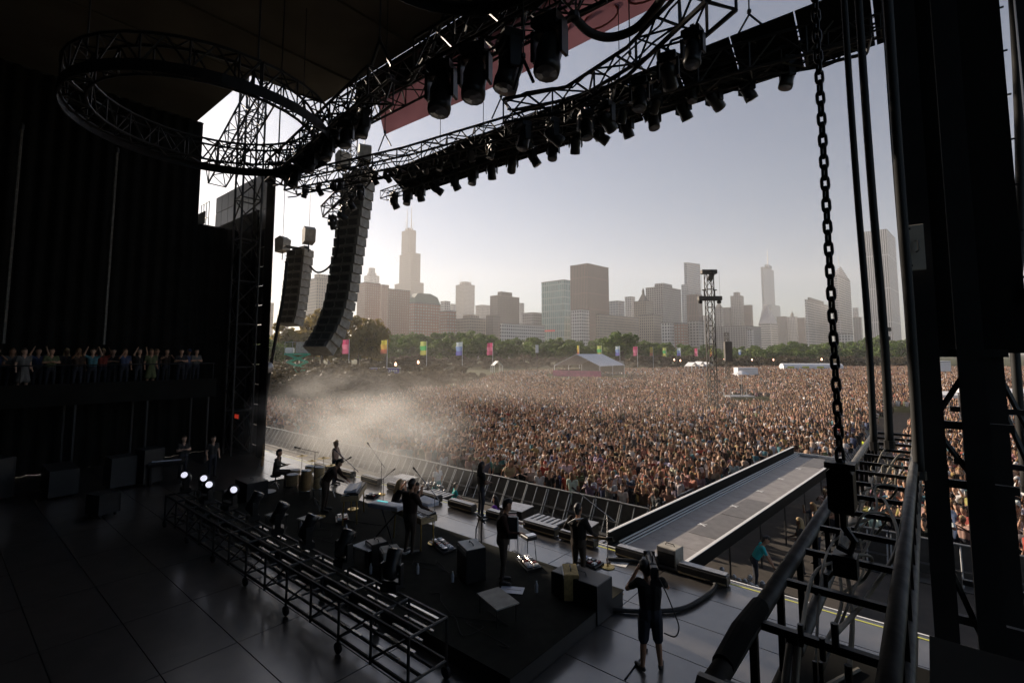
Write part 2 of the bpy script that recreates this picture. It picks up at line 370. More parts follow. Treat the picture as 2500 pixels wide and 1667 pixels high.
r_, ls, le, zt = bldg('white skyscraper with a stepped pointed top right of the chain', 2040, 2056, 2086, 672, 1400, 'f_horiz', name='skyscraper')
zz = zpx(640, 1400); q = MB(); q.add([(-ls, 0, zt), (0, 0, zt), (0, le, zt), (-ls, le, zt), (-ls/2, le/2, zz)], [(0, 1, 4), (1, 2, 4), (2, 3, 4), (3, 0, 4), (3, 2, 1, 0)]); q.build('pointed_roof', 'f_horiz', r_)
mast(r_, 2060, 0, 1425, 626, 1., zz-4)
bldg('dark bluish low block between the cables', 2087, None, 2110, 775, 1500, 'f_glass')
bldg('small pale block peeking between the cables', 2088, None, 2102, 752, 1700, 'f_white')
bldg('very tall white tower with fine vertical lines beside the black tower', 2120, 2184, 2204, 560, 1297, 'f_vert', name='skyscraper')
bldg('low white pavilion above the trees behind the chain', 2040, None, 2086, 815, 900, 'f_white')

# ---------------------------------------------------------------- trees
def crown_mesh(seed, matname, nclump=24, nleaf=95, rx=.5, z0=.14, leaf=.042, squash=1.0):
    r = np.random.default_rng(seed); V = []; Fc = []; T = []
    for c in range(nclump):
        while True:
            p = r.uniform(-1, 1, 3)
            if .25 < (p**2).sum() < .95: break
        cz = (z0+1)/2; hz = (1-z0)/2
        cc = np.array([p[0]*rx*.78, p[1]*rx*.78, cz+p[2]*hz*.8*squash]); cr = r.uniform(.09, .19); tb = r.uniform(.0, .7)
        for i in range(nleaf):
            dv = r.normal(size=3); dv /= np.linalg.norm(dv); q = cc+dv*cr*r.uniform(.55, 1.0)*np.array([1, 1, .8])
            nrm = dv+r.normal(size=3)*.5; nrm /= np.linalg.norm(nrm)
            t1 = np.cross(nrm, r.normal(size=3)); t1 /= np.linalg.norm(t1); t2 = np.cross(nrm, t1); s = leaf*r.uniform(.6, 1.3)
            o = len(V); V += [q-t1*s, q+t2*s*.6, q+t1*s, q-t2*s*.6]; Fc.append((o, o+1, o+2, o+3)); T += [min(1, max(0, tb+r.uniform(-.15, .3)))]*4
    me = bpy.data.meshes.new('crown'); me.from_pydata([tuple(v) for v in V], [], Fc); me.materials.append(M[matname])
    at = me.attributes.new('tone', 'FLOAT', 'POINT'); at.data.foreach_set('value', T); me.update(); return me
def trunk_mesh(seed):
    r = random.Random(seed); b = MB(); b.tube([(0, 0, -.02), (.005, 0, .15), (.0, .01, .35), (.01, 0, .6)], [.028, .022, .016, .007], 7)
    for i in range(6):
        a = i*1.05+r.uniform(-.3, .3); z = r.uniform(.2, .42); l = r.uniform(.2, .3)
        b.tube([(0, 0, z), (math.cos(a)*l*.5, math.sin(a)*l*.5, z+l*.5), (math.cos(a)*l, math.sin(a)*l, z+l*.85)], [.012, .008, .003], 5)
    return b.mesh('trunk', 'trunk')
TR = [trunk_mesh(i) for i in range(3)]
CR = {k: [crown_mesh(40+i, k) for i in range(4)] for k in ('leaf_green', 'leaf_sunlit')}
BU = {k: [crown_mesh(60+i, k, 26, 100, .62, .0, .042) for i in range(3)] for k in ('leaf_dry', 'leaf_green')}
LM = [(680, 'at the far left end of the skyline'), (790, 'between the loudspeaker arrays'), (900, 'right of the long loudspeaker array'), (970, 'below the brown brick hotels'), (1035, 'below the mansard roof house'),
      (1100, 'below the low red house'), (1150, 'below the antenna tower'), (1230, 'below the wide grey office block'), (1300, 'below the long museum block'), (1360, 'below the pale green tower'), (1440, 'below the red brown skyscraper'),
      (1510, 'by the white glass offices'), (1575, 'below the stone lantern tower'), (1640, 'below the pale row houses'), (1700, 'below the slim blue tower'), (1760, 'just right of the lighting mast'), (1810, 'below the paired grey towers'),
      (1880, 'below the diamond roof tower'), (1940, 'below the dark turret'), (2000, 'below the striped office slab'), (2060, 'right of the hanging chain'), (2120, 'between the hanging cables'), (2190, 'beside the black cable tower')]
def near_lm(x): return min(LM, key=lambda t: abs(t[0]-x))[1]
tn = 0
def tree(px, ytop, d, fol='leaf_green', wide=1.0, word='dense green tree'):
    global tn; tn += 1; p = atd(px, ytop, d); h = p.z+.15
    t = thing('tree', '%s, %s' % (word, near_lm(px)), 'tree', (p.x, d, 0), random.uniform(0, 6.3), 'trees of the park belt')
    t.scale = (h*wide, h*wide, h); obj('trunk', TR[tn % 3], t); obj('crown', CR[fol][tn % 4], t)
def bush(px, ytop, d, h=None, fol='leaf_dry', wide=1.0, word='low brownish shrub', grp='shrubs along the far edge of the crowd'):
    global tn; tn += 1; p = atd(px, ytop, d); h = p.z
    t = thing('shrub', '%s by the crowd, %s' % (word, near_lm(px)), 'shrub', (p.x, d, 0), random.uniform(0, 6.3), grp)
    t.scale = (h*wide, h*wide, h); obj('foliage', BU[fol][tn % 3], t)
    b = MB(); b.tube([(0, 0, -.02), (.02, 0, .3), (.1, .05, .6)], [.03, .02, .008], 5); b.tube([(0, 0, .1), (-.1, .04, .5)], [.02, .008], 5); b.build('stem', 'trunk', t)
TOP = [(620, 815), (760, 818), (930, 822), (990, 808), (1140, 808), (1200, 818), (1300, 824), (1470, 828), (1600, 834), (1720, 843), (1840, 847), (1900, 834), (2040, 832), (2060, 838), (2100, 824), (2260, 824)]
def ytop(x): return float(np.interp(x, [t[0] for t in TOP], [t[1] for t in TOP]))
x = 630
while x < 2260:
    tree(x, ytop(x)+random.uniform(-7, 3), random.uniform(300, 340), wide=1.15); x += random.uniform(22, 32)
x = 640
while x < 2260:
    tree(x, ytop(x)+random.uniform(7, 18), random.uniform(255, 285), wide=1.25, word='lower bushy green tree'); x += random.uniform(32, 46)
for px, yt, d, wd in ((740, 752, 170, .95), (790, 746, 175, .95), (878, 758, 180, .85), (908, 768, 185, .8), (840, 775, 178, .9)):
    tree(px, yt, d, 'leaf_sunlit', wd, 'tall tree, leaves tinted sunlit gold')
tree(1518, 806, 235, 'leaf_green', 1.25, 'broad round dome shaped tree')
tree(660, 820, 150, 'leaf_green', .8, 'dark tree near the stage tower'); tree(700, 826, 160, 'leaf_green', .8, 'dark tree near the stage tower'); tree(640, 812, 160, 'leaf_green', .8, 'dark tree near the stage tower')
x = 900
while x < 2240:
    bush(x, 866+random.uniform(-4, 5), random.uniform(215, 240), wide=1.5); x += random.uniform(26, 40)
for px, yt, d in ((630, 897, 68), (665, 902, 66), (700, 897, 69), (735, 903, 66), (770, 899, 68), (805, 904, 66), (840, 899, 69), (875, 903, 68), (905, 900, 71), (935, 904, 73), (960, 910, 76), (720, 885, 82), (790, 884, 84), (860, 886, 83), (650, 880, 82), (920, 890, 86),
                  (985, 905, 92), (1015, 898, 96), (1050, 897, 98), (1085, 899, 99), (1120, 902, 102), (1150, 905, 112), (1178, 908, 124), (1000, 885, 130), (1060, 885, 132), (1120, 888, 140), (700, 872, 110), (760, 872, 112), (830, 874, 112), (890, 878, 114)):
    bush(px, yt, d, wide=1.25, word='rounded dusty thicket', grp='thickets on the left of the field')

# ---------------------------------------------------------------- flags
FC = {'pink': ((.55, .1, .2), (.6, .2, .3), (.45, .12, .2)), 'yellow': ((.62, .55, .12), (.62, .42, .12), (.6, .22, .14)), 'green': ((.5, .55, .2), (.12, .42, .16), (.4, .4, .12)), 'blue': ((.5, .58, .62), (.22, .32, .55), (.16, .16, .42))}
for k_, cs in FC.items():
    for i_, c_ in enumerate(cs): mat('flag_%s_%d' % (k_, i_), c_, .8, transl=.35)
for px, yt, hpx, cname, fur in ((853, 829, 34, 'pink', 1), (946, 830, 33, 'yellow', 1), (1042, 833, 33, 'green', 1), (1129, 835, 32, 'blue', 1), (1203, 837, 29, 'pink', 1), (1414, 843, 24, 'yellow', .45), (1469, 844, 24, 'green', 1),
                                (1513, 845, 23, 'blue', 1), (1556, 846, 22, 'pink', 1), (1594, 847, 21, 'yellow', .8), (1626, 849, 20, 'green', .9), (1661, 849, 19, 'blue', .9), (1703, 850, 19, 'pink', .9), (1738, 851, 18, 'yellow', .7), (1809, 853, 17, 'blue', .8)):
    d = 1200*3.9/hpx; p = atd(px, yt, d)
    t = thing('flag', 'tall %s banner flag on a white pole, %s' % ({'pink': 'pink', 'yellow': 'yellow and red', 'green': 'green and yellow', 'blue': 'blue and white'}[cname], near_lm(px)), 'flag', (p.x, d, 0), 0, 'banner flags round the field')
    b = MB(); b.tube([(0, 0, 0), (0, 0, p.z+.15)], .09, 6); b.build('pole', 'white', t)
    W_ = 1.75*fur; nx, nz = 5, 12
    for k in range(3):
        b = MB(); z1_ = p.z-k*1.3; vs = []
        for zz_ in (0, -.65, -1.3):
            for i_ in range(nx+1):
                u = i_/nx; vs.append((-.1-u*W_*(1+.07*math.sin(zz_*3+k*2)), .22*math.sin(u*5+k+px), z1_+zz_*1.0-.1*u))
        fs = [(r0*(nx+1)+i_, r0*(nx+1)+i_+1, (r0+1)*(nx+1)+i_+1, (r0+1)*(nx+1)+i_) for r0 in range(2) for i_ in range(nx)]
        b.add(vs, fs); b.build('stripe', 'flag_%s_%d' % (cname, k), t)
# ---------------------------------------------------------------- park lamps
for i_, (px, y, d, lit) in enumerate(((966, 889, 120, 1), (1021, 884, 135, 1), (1646, 878, 220, 1), (1712, 878, 225, 1), (1768, 877, 225, 1), (1836, 878, 225, 1), (1888, 878, 225, 1), (2006, 877, 190, 1), (2170, 877, 170, 1), (1661, 880, 215, 0))):
    p = atd(px, y, d); t = thing('street_lamp', 'park lamp with a glowing flame shaped globe, %s' % near_lm(px), 'street lamp', (p.x, d, 0), 0, 'park lamps')
    b = MB(); b.lathe([(.25, 0), (.2, .4), (.09, .6), (.08, p.z-.5), (.18, p.z-.4)], 8); b.build('post', 'black_steel', t)
    b = MB(); b.lathe([(.16, p.z-.4), (.3, p.z-.15), (.27, p.z+.1), (.12, p.z+.35), (.03, p.z+.5)], 8); b.build('globe', 'lamp_glow', t)
# ---------------------------------------------------------------- figures: round cones joined into one skin by a voxel remesh, material by nearest cone
def cone_shell(b, p, q, r0, r1, n=10):
    p, q = Vector(p), Vector(q); d = q-p; L = max(d.length, 1e-4); rot = d.to_track_quat('Z', 'Y').to_matrix()
    pr = []
    for k in range(4): a = -math.pi/2+k*math.pi/8; pr.append((max(r0*math.cos(a), .001), r0*math.sin(a)))
    pr.append((r0, 0)); pr.append((r1, L))
    for k in range(1, 5): a = k*math.pi/8; pr.append((max(r1*math.cos(a), .001), L+r1*math.sin(a)))
    b.lathe(pr, n, p, rot)
def dist_cones(P, segs):
    out = []
    for (p, q, r0, r1, t) in segs:
        p = np.array(p); q = np.array(q); d = q-p; L2 = max((d**2).sum(), 1e-9)
        u = np.clip(((P-p)@d)/L2, 0, 1); c = p+u[:, None]*d; out.append(np.linalg.norm(P-c, axis=1)-(r0+(r1-r0)*u))
    return np.array(out)
SLOT = ['skin', 'shirt', 'trousers', 'shoes', 'hair']
def skeleton(J=None, long_hair=False, sleeve='short', legs='long', fat=1.0, fingers=True, cap=False, curl=.5):
    D = dict(pel=(0, 0, .95), che=(0, 0, 1.27), nek=(0, .0, 1.47), hed=(0, .02, 1.64), sL=(-.185, 0, 1.41), sR=(.185, 0, 1.41), eL=(-.25, -.02, 1.13), eR=(.25, -.02, 1.13),
             wL=(-.25, .07, .89), wR=(.25, .07, .89), hL=(-.095, 0, .92), hR=(.095, 0, .92), kL=(-.11, .02, .5), kR=(.11, .02, .5), aL=(-.12, -.03, .09), aR=(.12, -.03, .09), tL=(-.15, .15, .035), tR=(.15, .15, .035))
    if J: D.update(J)
    V = {k: Vector(v) for k, v in D.items()}; g = []
    def sg(p, q, r0, r1, t): g.append((tuple(p), tuple(q), r0, r1, t))
    side = (V['sR']-V['sL']).normalized()*.075; hs = (V['hR']-V['hL']).normalized()*.055
    up = (V['nek']-V['pel']).normalized()
    for s_ in (-1, 1):
        sg(V['pel']+hs*s_-up*.05, V['pel']+hs*s_+up*.1, .115*fat, .108*fat, 2); sg(V['pel']+hs*s_+up*.08, V['che']+side*s_*.9, .112*fat, .122*fat, 1)
        sg(V['che']+side*s_*.9, V['nek']+side*s_-up*.1, .122*fat, .075*fat, 1)
    sg(V['nek']-up*.1, V['hed']-Vector((0, 0, .04)), .062, .053, 0)
    hd = (V['hed']-V['nek']).normalized(); fw = side.normalized().cross(hd)*-1; fw = hd.cross(side.normalized())
    fx = J.get('face') if J else None
    if fx: fw = Vector(fx).normalized()
    sg(V['hed']-hd*.05+fw*.015, V['hed']+hd*.045, .078, .09, 0)
    sg(V['hed']+fw*.085-hd*.0, V['hed']+fw*.1-hd*.03, .014, .018, 0); sg(V['hed']+fw*.06-hd*.085, V['hed']+fw*.07-hd*.075, .035, .03, 0)
    sd_ = hd.cross(fw).normalized()
    for s_ in (-1, 1): sg(V['hed']+sd_*s_*.088-hd*.01, V['hed']+sd_*s_*.092+hd*.02-fw*.01, .018, .02, 0)
    sg(V['hed']-fw*.03+hd*.03, V['hed']-fw*.0+hd*.07, .096, .088, 4); sg(V['hed']-fw*.045+hd*.02, V['hed']-fw*.05-hd*.06, .086, .062, 4)
    if long_hair:
        sg(V['hed']-fw*.05, V['nek']-fw*.09-hd*.12, .085, .06, 4); sg(V['hed']-fw*.03+sd_*.06, V['nek']+sd_*.09-hd*.05, .05, .035, 4); sg(V['hed']-fw*.03-sd_*.06, V['nek']-sd_*.09-hd*.05, .05, .035, 4)
    if cap: sg(V['hed']+hd*.07+fw*.02, V['hed']+hd*.05+fw*.15, .09, .03, 1)
    for s_ in 'LR':
        S_, E_, W_ = V['s'+s_], V['e'+s_], V['w'+s_]
        sg(V['nek']-up*.09+(S_-V['nek'])*.4, S_, .075*fat, .07*fat, 1); mid = S_+(E_-S_)*.6
        sg(S_, mid, .068*fat, .054*fat, 1); sg(mid, E_, .05*fat, .042, 1 if sleeve == 'long' else 0)
        sg(E_, W_, .043, .03, 1 if sleeve == 'long' else 0)
        f = (W_-E_).normalized(); u2 = f.cross(Vector((0, 0, 1)));
        if u2.length < .1: u2 = Vector((1, 0, 0))
        u2.normalize(); n2 = u2.cross(f)
        for k in (-1, 0, 1): sg(W_+f*.015+u2*k*.014, W_+f*.09+u2*k*.024, .02, .016, 0)
        if fingers:
            for k, ln in ((-1.5, .062), (-.5, .078), (.5, .082), (1.5, .074)):
                b0 = W_+f*.095+u2*k*.021; b1 = b0+f*ln*.5-n2*ln*.2*curl; sg(b0, b1, .0105, .0095, 0); sg(b1, b1+f*ln*.3-n2*ln*.5*curl, .0095, .008, 0)
            t0 = W_+f*.03+u2*(.032 if s_ == 'L' else -.032); t1 = t0+f*.035+(u2 if s_ == 'L' else -u2)*.025-n2*.01; sg(t0, t1, .013, .011, 0); sg(t1, t1+f*.03-n2*.012, .011, .009, 0)
        H_, K_, A_, T_ = V['h'+s_], V['k'+s_], V['a'+s_], V['t'+s_]
        sg(H_, K_, .092*fat, .066, 2); c_ = 2 if legs == 'long' else 0
        if legs == 'shorts': m_ = H_+(K_-H_)*1.0; sg(H_+(K_-H_)*.3, m_, .1*fat, .092, 2)
        if legs == 'skirt': sg(V['pel'], K_, .15*fat, .13*fat, 1)
        sg(K_, K_+(A_-K_)*.35, .058, .058, c_); sg(K_+(A_-K_)*.35, A_, .058, .042 if c_ else .038, c_)
        sg(A_-Vector((0, 0, .03)), T_, .046, .036, 3); sg(A_-Vector((0, 0, .045)), A_-(T_-A_)*.18-Vector((0, 0, .05)), .04, .036, 3)
    return g
def figure_mesh(segs, voxel=.016, name='person_body', deci=None, slots=None):
    b = MB()
    for s_ in segs: cone_shell(b, *s_[:4], n=8)
    me = bpy.data.meshes.new('tmp'); me.from_pydata(b.v, [], b.f); o = bpy.data.objects.new('tmp', me); C.objects.link(o)
    md = o.modifiers.new('r', 'REMESH'); md.mode = 'VOXEL'; md.voxel_size = voxel; md.use_smooth_shade = True
    if deci: dm = o.modifiers.new('d', 'DECIMATE'); dm.ratio = deci
    dg = bpy.context.evaluated_depsgraph_get(); out = bpy.data.meshes.new_from_object(o.evaluated_get(dg)); out.name = name
    bpy.data.objects.remove(o); bpy.data.meshes.remove(me)
    out.materials.clear()
    for s_ in (slots or SLOT): out.materials.append(M[s_])
    n = len(out.polygons); ct = np.empty(n*3); out.polygons.foreach_get('center', ct); ct = ct.reshape(-1, 3)
    ids = np.array([s_[4] for s_ in segs])[dist_cones(ct, segs).argmin(0)]
    out.polygons.foreach_set('material_index', ids.astype(np.int32)); out.polygons.foreach_set('use_smooth', [True]*n); out.update()
    return out

# ---------------------------------------------------------------- where the crowd stands
CWDIR = (.075, 1.0)                                    # the runway runs almost straight out
def cw_centre(b): return -6.0+(b-12.5)*.078
def crowd_ok(a, b, x, y):
    if b < 19.0: return False
    cl = cw_centre(b)
    if b < 33.5 and cl-2.9 < a < cl+3.0: return False
    if b < 21.9 and a > cl+2.9: return False
    if 33.5 <= b < 75 and -4.2+(b-33.5)*.02 < a < -1.7+(b-33.5)*.02: return False           # service lane between the barriers
    px = 1250+F*x/(y*cp)
    lim = np.interp(px, [560, 700, 850, 930, 970, 1000, 1120, 1185, 1230, 1700, 1900, 2300], [62, 63, 63, 68, 85, 84, 88, 120, 165, 205, 225, 215])
    if y > lim: return False
    if 1335 < px < 1530 and 118 < y < 148: return False
    if 1780 < px < 1880 and 60 < y < 72: return False
    return True
xs, ys = [], []
for (y0, y1, dens) in ((14, 45, 2.6), (45, 80, 1.9), (80, 130, 1.1), (130, 226, .62)):
    st = 1/math.sqrt(dens); y = y0
    while y < y1:
        x = -.62*y-3
        while x < 1.12*y+3:
            xx = x+random.uniform(-.4, .4)*st; yy = y+random.uniform(-.4, .4)*st; a, b_ = AB(xx, yy)
            if crowd_ok(a, b_, xx, yy) and (yy < 80 or random.random() < .95): xs.append(xx); ys.append(yy)
            x += st
        y += st
P = np.array([xs, ys]).T; order = np.argsort((P**2).sum(1)); P = P[order]
print('crowd', len(P))
SH = [(.72, .72, .72), (.68, .64, .6), (.04, .04, .045), (.02, .02, .02), (.06, .08, .15), (.3, .06, .045), (.5, .38, .3), (.14, .14, .14), (.08, .2, .24), (.36, .26, .1), (.2, .14, .2), (.42, .2, .15), (.12, .14, .07), (.38, .26, .18), (.06, .04, .03), (.6, .6, .64), (.42, .22, .24)]
SN = ['white', 'cream', 'dark grey', 'black', 'navy', 'red', 'beige', 'grey', 'teal', 'mustard', 'mauve', 'coral', 'olive', 'tan', 'dark brown', 'pale grey', 'pink']
CM = []
for J, kw, word in ((None, {}, 'arms down'), (dict(wL=(-.1, .3, 1.1), wR=(.1, .3, 1.1), eL=(-.25, .1, 1.12), eR=(.25, .1, 1.12)), dict(long_hair=True), 'hands forward, long hair'),
                    (dict(eL=(-.3, .1, 1.5), wL=(-.2, .16, 1.78), eR=(.3, .1, 1.5), wR=(.2, .16, 1.78)), {}, 'both arms raised'),
                    (dict(eR=(.25, .2, 1.35), wR=(.12, .3, 1.6)), dict(long_hair=True), 'one hand raised, long hair'), (None, dict(cap=True, fat=1.1), 'wearing a cap'),
                    (dict(eL=(-.26, .05, 1.16), wL=(-.02, .2, 1.2), eR=(.26, .05, 1.16), wR=(.02, .2, 1.22)), dict(), 'hands clasped'),
                    (dict(hed=(.02, .03, 1.64), eL=(-.22, -.03, 1.12)), dict(long_hair=True, legs='skirt'), 'long hair, arms down'),
                    (dict(eL=(-.28, .12, 1.3), wL=(-.1, .3, 1.45), eR=(.28, .12, 1.3), wR=(.1, .3, 1.45)), dict(), 'both hands held up')):
    CM.append((figure_mesh(skeleton(J, fingers=False, **kw), .028, 'spectator_body', .45), word))
CWE = S(0, 0)
def face_stage(x, y):
    a, b_ = AB(x, y); t = S(-11, 8); return math.atan2(t.y-y, t.x-x)-math.pi/2
NIND = 300
for i in range(NIND):
    x, y = P[i]; a, b_ = AB(x, y); me, word = CM[random.randrange(len(CM))]; k = random.randrange(len(SH))
    if i == 0: pass
    where = 'left of runway' if a < cw_centre(min(b_, 30)) else ('right of runway' if a < .3 else 'below cable tower')
    row = 'at the barrier' if (a < -8.5 and b_ < 19.9) or (a > -3 and b_ < 22.8) else ('front rows' if b_ < 25 else 'further back')
    o = obj('person', me, None, (x, y, 0), face_stage(x, y)+random.uniform(-.4, .4)); s_ = random.uniform(.93, 1.05); o.scale = (s_*1.03, s_*1.03, s_)
    c_ = SH[k]; o.color = (*[min(1, q*random.uniform(.85, 1.15)) for q in c_], 1)
    tag(o, '%s top spectator, %s, %s %s' % (SN[k], word, row, where), 'person', 'spectators near the stage')
b = MB(); b.box((-12, 17.2, .002), (60, 9.4, .004)); b.box((-4.5, 28, .003), (5.6, 14, .004)); b.box((-3.0, 55, .003), (2.6, 44, .004)); tag(b.build('pit_path', mat('pit_ground', (.05, .042, .035), .9, 0, .3, 1.5) and 'pit_ground', None, loc=S(0, 0), rz=RZ), kind='structure')
# the rest of the crowd: one mass
def person_low(lod, r):
    V, Fc, Cl = [], [], []
    h = r.uniform(1.58, 1.86); sk = np.array(SKIN[r.choice([0, 0, 1, 1, 2, 2, 3, 4, 4, 4, 5])]); hr = np.array(HAIR[r.choice([0, 0, 1, 1, 2, 3, 4, 4, 5])]); sh = np.array(SH[r.choice([0, 0, 1, 2, 2, 3, 3, 3, 4, 5, 6, 6, 7, 7, 8, 9, 10, 11, 12, 13, 13, 13, 14, 14, 15, 16])])*r.uniform(.8, 1.15)
    if r.random() < .12: hr = np.array([.6, .6, .6]) if r.random() < .5 else np.array(SH[r.integers(len(SH))])
    def ring(cx, cy, z, rx, ry, n, col, ph=0):
        o = len(V)
        for j in range(n):
            a = 2*math.pi*j/n+ph; V.append((cx+rx*math.cos(a), cy+ry*math.sin(a), z)); Cl.append(col)
        return o
    def loft(rings, n, cap=True):
        for p, q in zip(rings, rings[1:]):
            for j in range(n): Fc.append((p+j, p+(j+1) % n, q+(j+1) % n, q+j))
        if cap: Fc.append(tuple(rings[-1]+j for j in range(n)))
    n = {0: 7, 1: 5, 2: 4}[lod]
    if lod == 0:
        loft([ring(0, 0, h*.45, .17, .12, n, np.array([.03, .033, .045])), ring(0, 0, h*.6, .17, .12, n, sh), ring(0, 0, h*.76, .22, .125, n, sh), ring(0, 0, h*.82, .17, .09, n, sh), ring(0, .01, h*.84, .055, .055, n, sk)], n)
        loft([ring(0, .03, h*.855, .055, .06, n, sk), ring(0, .03, h*.89, .078, .09, n, sk), ring(0, .025, h*.935, .083, .1, n, sk*.5+hr*.5), ring(0, -.0, h*.975, .075, .095, n, hr), ring(0, -.01, h, .03, .04, n, hr)], n)
        if r.random() < .45: loft([ring(0, -.08, h*.78, .08, .04, 5, hr), ring(0, -.09, h*.88, .085, .05, 5, hr), ring(0, -.06, h*.97, .06, .05, 5, hr)], 5)
    else:
        loft([ring(0, 0, h*.5, .18, .12, n, sh*.8, .4), ring(0, 0, h*.78, .23, .13, n, sh, .4), ring(0, 0, h*.84, .08, .07, n, sk, .4)], n, False)
        loft([ring(0, .02, h*.85, .06, .07, n, sk), ring(0, .02, h*.925, .09, .1, n, sk*.6+hr*.4), ring(0, 0, h, .05, .06, n, hr)], n)
    up = r.random()
    for s_ in (-1, 1):
        if lod == 2 and up > .2: break
        if up < .16 and (s_ == 1 or up < .08): pts = [(s_*.2, 0, h*.8), (s_*.26, .14, h*.9), (s_*.18, .18, h*1.06)]
        elif up < .5: pts = [(s_*.21, 0, h*.79), (s_*.27, .06, h*.66), (s_*.1, .25, h*.68)]
        else: pts = [(s_*.21, 0, h*.79), (s_*.27, -.02, h*.64), (s_*.25, .07, h*.52)]
        rr = (.05, .042, .035); m = 4 if lod == 0 else 3; rs = []
        for p_, q_ in zip(pts, rr): rs.append(ring(p_[0], p_[1], p_[2], q_, q_, m, sh if len(rs) == 0 else sk))
        loft(rs, m)
    return np.array(V), Fc, np.array(Cl)
rr_ = np.random.default_rng(5); LIB = {l_: [person_low(l_, rr_) for _ in range(n_)] for l_, n_ in ((0, 160), (1, 220), (2, 160))}
Vs, Ls, Tt, Cs = [], [], [], []; off = 0
for i in range(NIND, len(P)):
    x, y = P[i]; d = math.hypot(x, y); lod = 0 if d < 48 else (1 if d < 105 else 2); V, Fc, Cl = LIB[lod][rr_.integers(len(LIB[lod]))]
    an = face_stage(x, y)+rr_.normal()*.4; c_, s_ = math.cos(an), math.sin(an)
    W = V.copy(); W[:, 0] = V[:, 0]*c_-V[:, 1]*s_+x; W[:, 1] = V[:, 0]*s_+V[:, 1]*c_+y; W[:, 2] *= rr_.uniform(.95, 1.05); Vs.append(W); Cs.append(Cl)
    for f in Fc: Ls.append([q+off for q in f]); Tt.append(len(f))
    off += len(V)
Vs = np.concatenate(Vs); Cs = np.concatenate(Cs); LL = np.concatenate([np.array(q) for q in Ls]); Tt = np.array(Tt)
me = bpy.data.meshes.new('crowd'); me.vertices.add(len(Vs)); me.vertices.foreach_set('co', Vs.astype(np.float32).ravel())
me.loops.add(len(LL)); me.loops.foreach_set('vertex_index', LL.astype(np.int32)); me.polygons.add(len(Tt)); me.polygons.foreach_set('loop_start', np.concatenate([[0], np.cumsum(Tt)[:-1]]).astype(np.int32))
me.update(calc_edges=True); me.validate()
at = me.attributes.new('Col', 'FLOAT_COLOR', 'POINT'); at.data.foreach_set('color', np.concatenate([Cs, np.ones((len(Cs), 1))], 1).astype(np.float32).ravel())
me.materials.append(M['crowd_cloth']); me.polygons.foreach_set('use_smooth', [True]*len(me.polygons))
tag(obj('crowd', me), 'dense mass of spectators filling the field', 'crowd', kind='stuff'); print('crowd faces', len(Tt))
# ---------------------------------------------------------------- stage floor
A0, A1, B0, B1 = -34.0, 4.4, -9.15, 12.45
b = MB(); b.box(((A0+A1)/2, (B0+B1)/2, (SZ-.045)/2-.02), (A1-A0-.02, B1-B0-.02, SZ-.045)); deck = b.build('stage_floor', 'deck_side', None, loc=S(0, 0), rz=RZ); tag(deck, kind='structure')
b = MB(); b.box((0, 0, -.02), (2.388, 1.188, .04), bev=.004); pm = b.mesh('deck_panel', 'deck')
for i in range(16):
    for j in range(18): obj('deck_panel', pm, deck, (A0+1.2+i*2.4, B0+.6+j*1.2, SZ+random.uniform(-.002, .001)))
b = MB(); b.box(((A0+A1)/2, B1+.03, SZ-.1), (A1-A0, .05, .22)); b.build('edge_board', 'white', deck)
b = MB(); b.box(((A0+A1)/2, B1-.14, SZ+.003), (A1-A0, .05, .004)); b.build('tape_line', 'yellow_tape', deck)
b = MB(); b.box(((A0+A1)/2, B1+.03, (SZ-.24)/2), (A1-A0, .04, SZ-.24)); b.build('skirt', 'drape', deck)
rs = sthing('band_riser', 'low carpeted band riser in the middle of the stage', 'riser', -12.6, 8.0)
b = MB(); b.box((0, 0, .145), (14.8, 3.7, .29)); b.build('frame', 'deck_side', rs)
b = MB(); b.box((0, 0, .296), (14.84, 3.74, .012)); b.build('carpet', 'carpet', rs)
b = MB(); b.box((0, 1.885, .2), (14.8, .02, .03)); b.build('edge_strip', 'wood_pale', rs)
# runway out into the crowd
RWA = -math.atan(.078)
rw = thing('runway', 'grey runway with chrome edges reaching from the stage into the crowd', 'runway', S(-6.0, 12.5), RZ+RWA)
LN = 17.6
b = MB(); b.box((0, LN/2, SZ-.16), (2.1, LN, .22)); b.build('deck', 'deck_side', rw)
b = MB(); b.box((0, 0, 0), (1.6, 1.18, .02), bev=.004); m1 = b.mesh('floor_panel', 'runway')
b = MB(); b.box((0, 0, 0), (.8, 2.36, .006)); m2 = b.mesh('rubber_mat', 'runway_dark')
for k in range(14): obj('floor_panel', m1, rw, (.12, .75+k*1.19, SZ-.03))
for k in range(2): obj('rubber_mat', m2, rw, (.5, 3.7+k*2.4, SZ-.015))
obj('rubber_mat', m2, rw, (.4, 15.8, SZ-.015))
for k in range(3):
    b = MB(); b.box((-.72-.09*k, LN/2, SZ-.02+.03*k), (.035, LN-.6, .03)); b.build('rail', 'white', rw)
for s_, hh in ((-1, .32), (1, .06)):
    b = MB(); b.box((s_*1.07, LN/2, SZ+hh/2-.16), (.05, LN, hh+.32)); w_ = b.build('side_wall', 'drape', rw)
    b = MB(); b.box((s_*1.07, LN/2, SZ+hh+.012), (.09, LN, .02)); b.build('edge_trim', 'white', rw)
b = MB(); b.box((0, LN+.02, SZ-.1), (2.2, .05, .3)); b.build('end_board', 'white', rw)
for k in range(7):
    for s_ in (-.9, .9):
        b = MB(); b.tube([(s_, .8+k*2.7, 0), (s_, .8+k*2.7, SZ-.27)], .03, 6); b.build('leg', 'black_steel', rw)
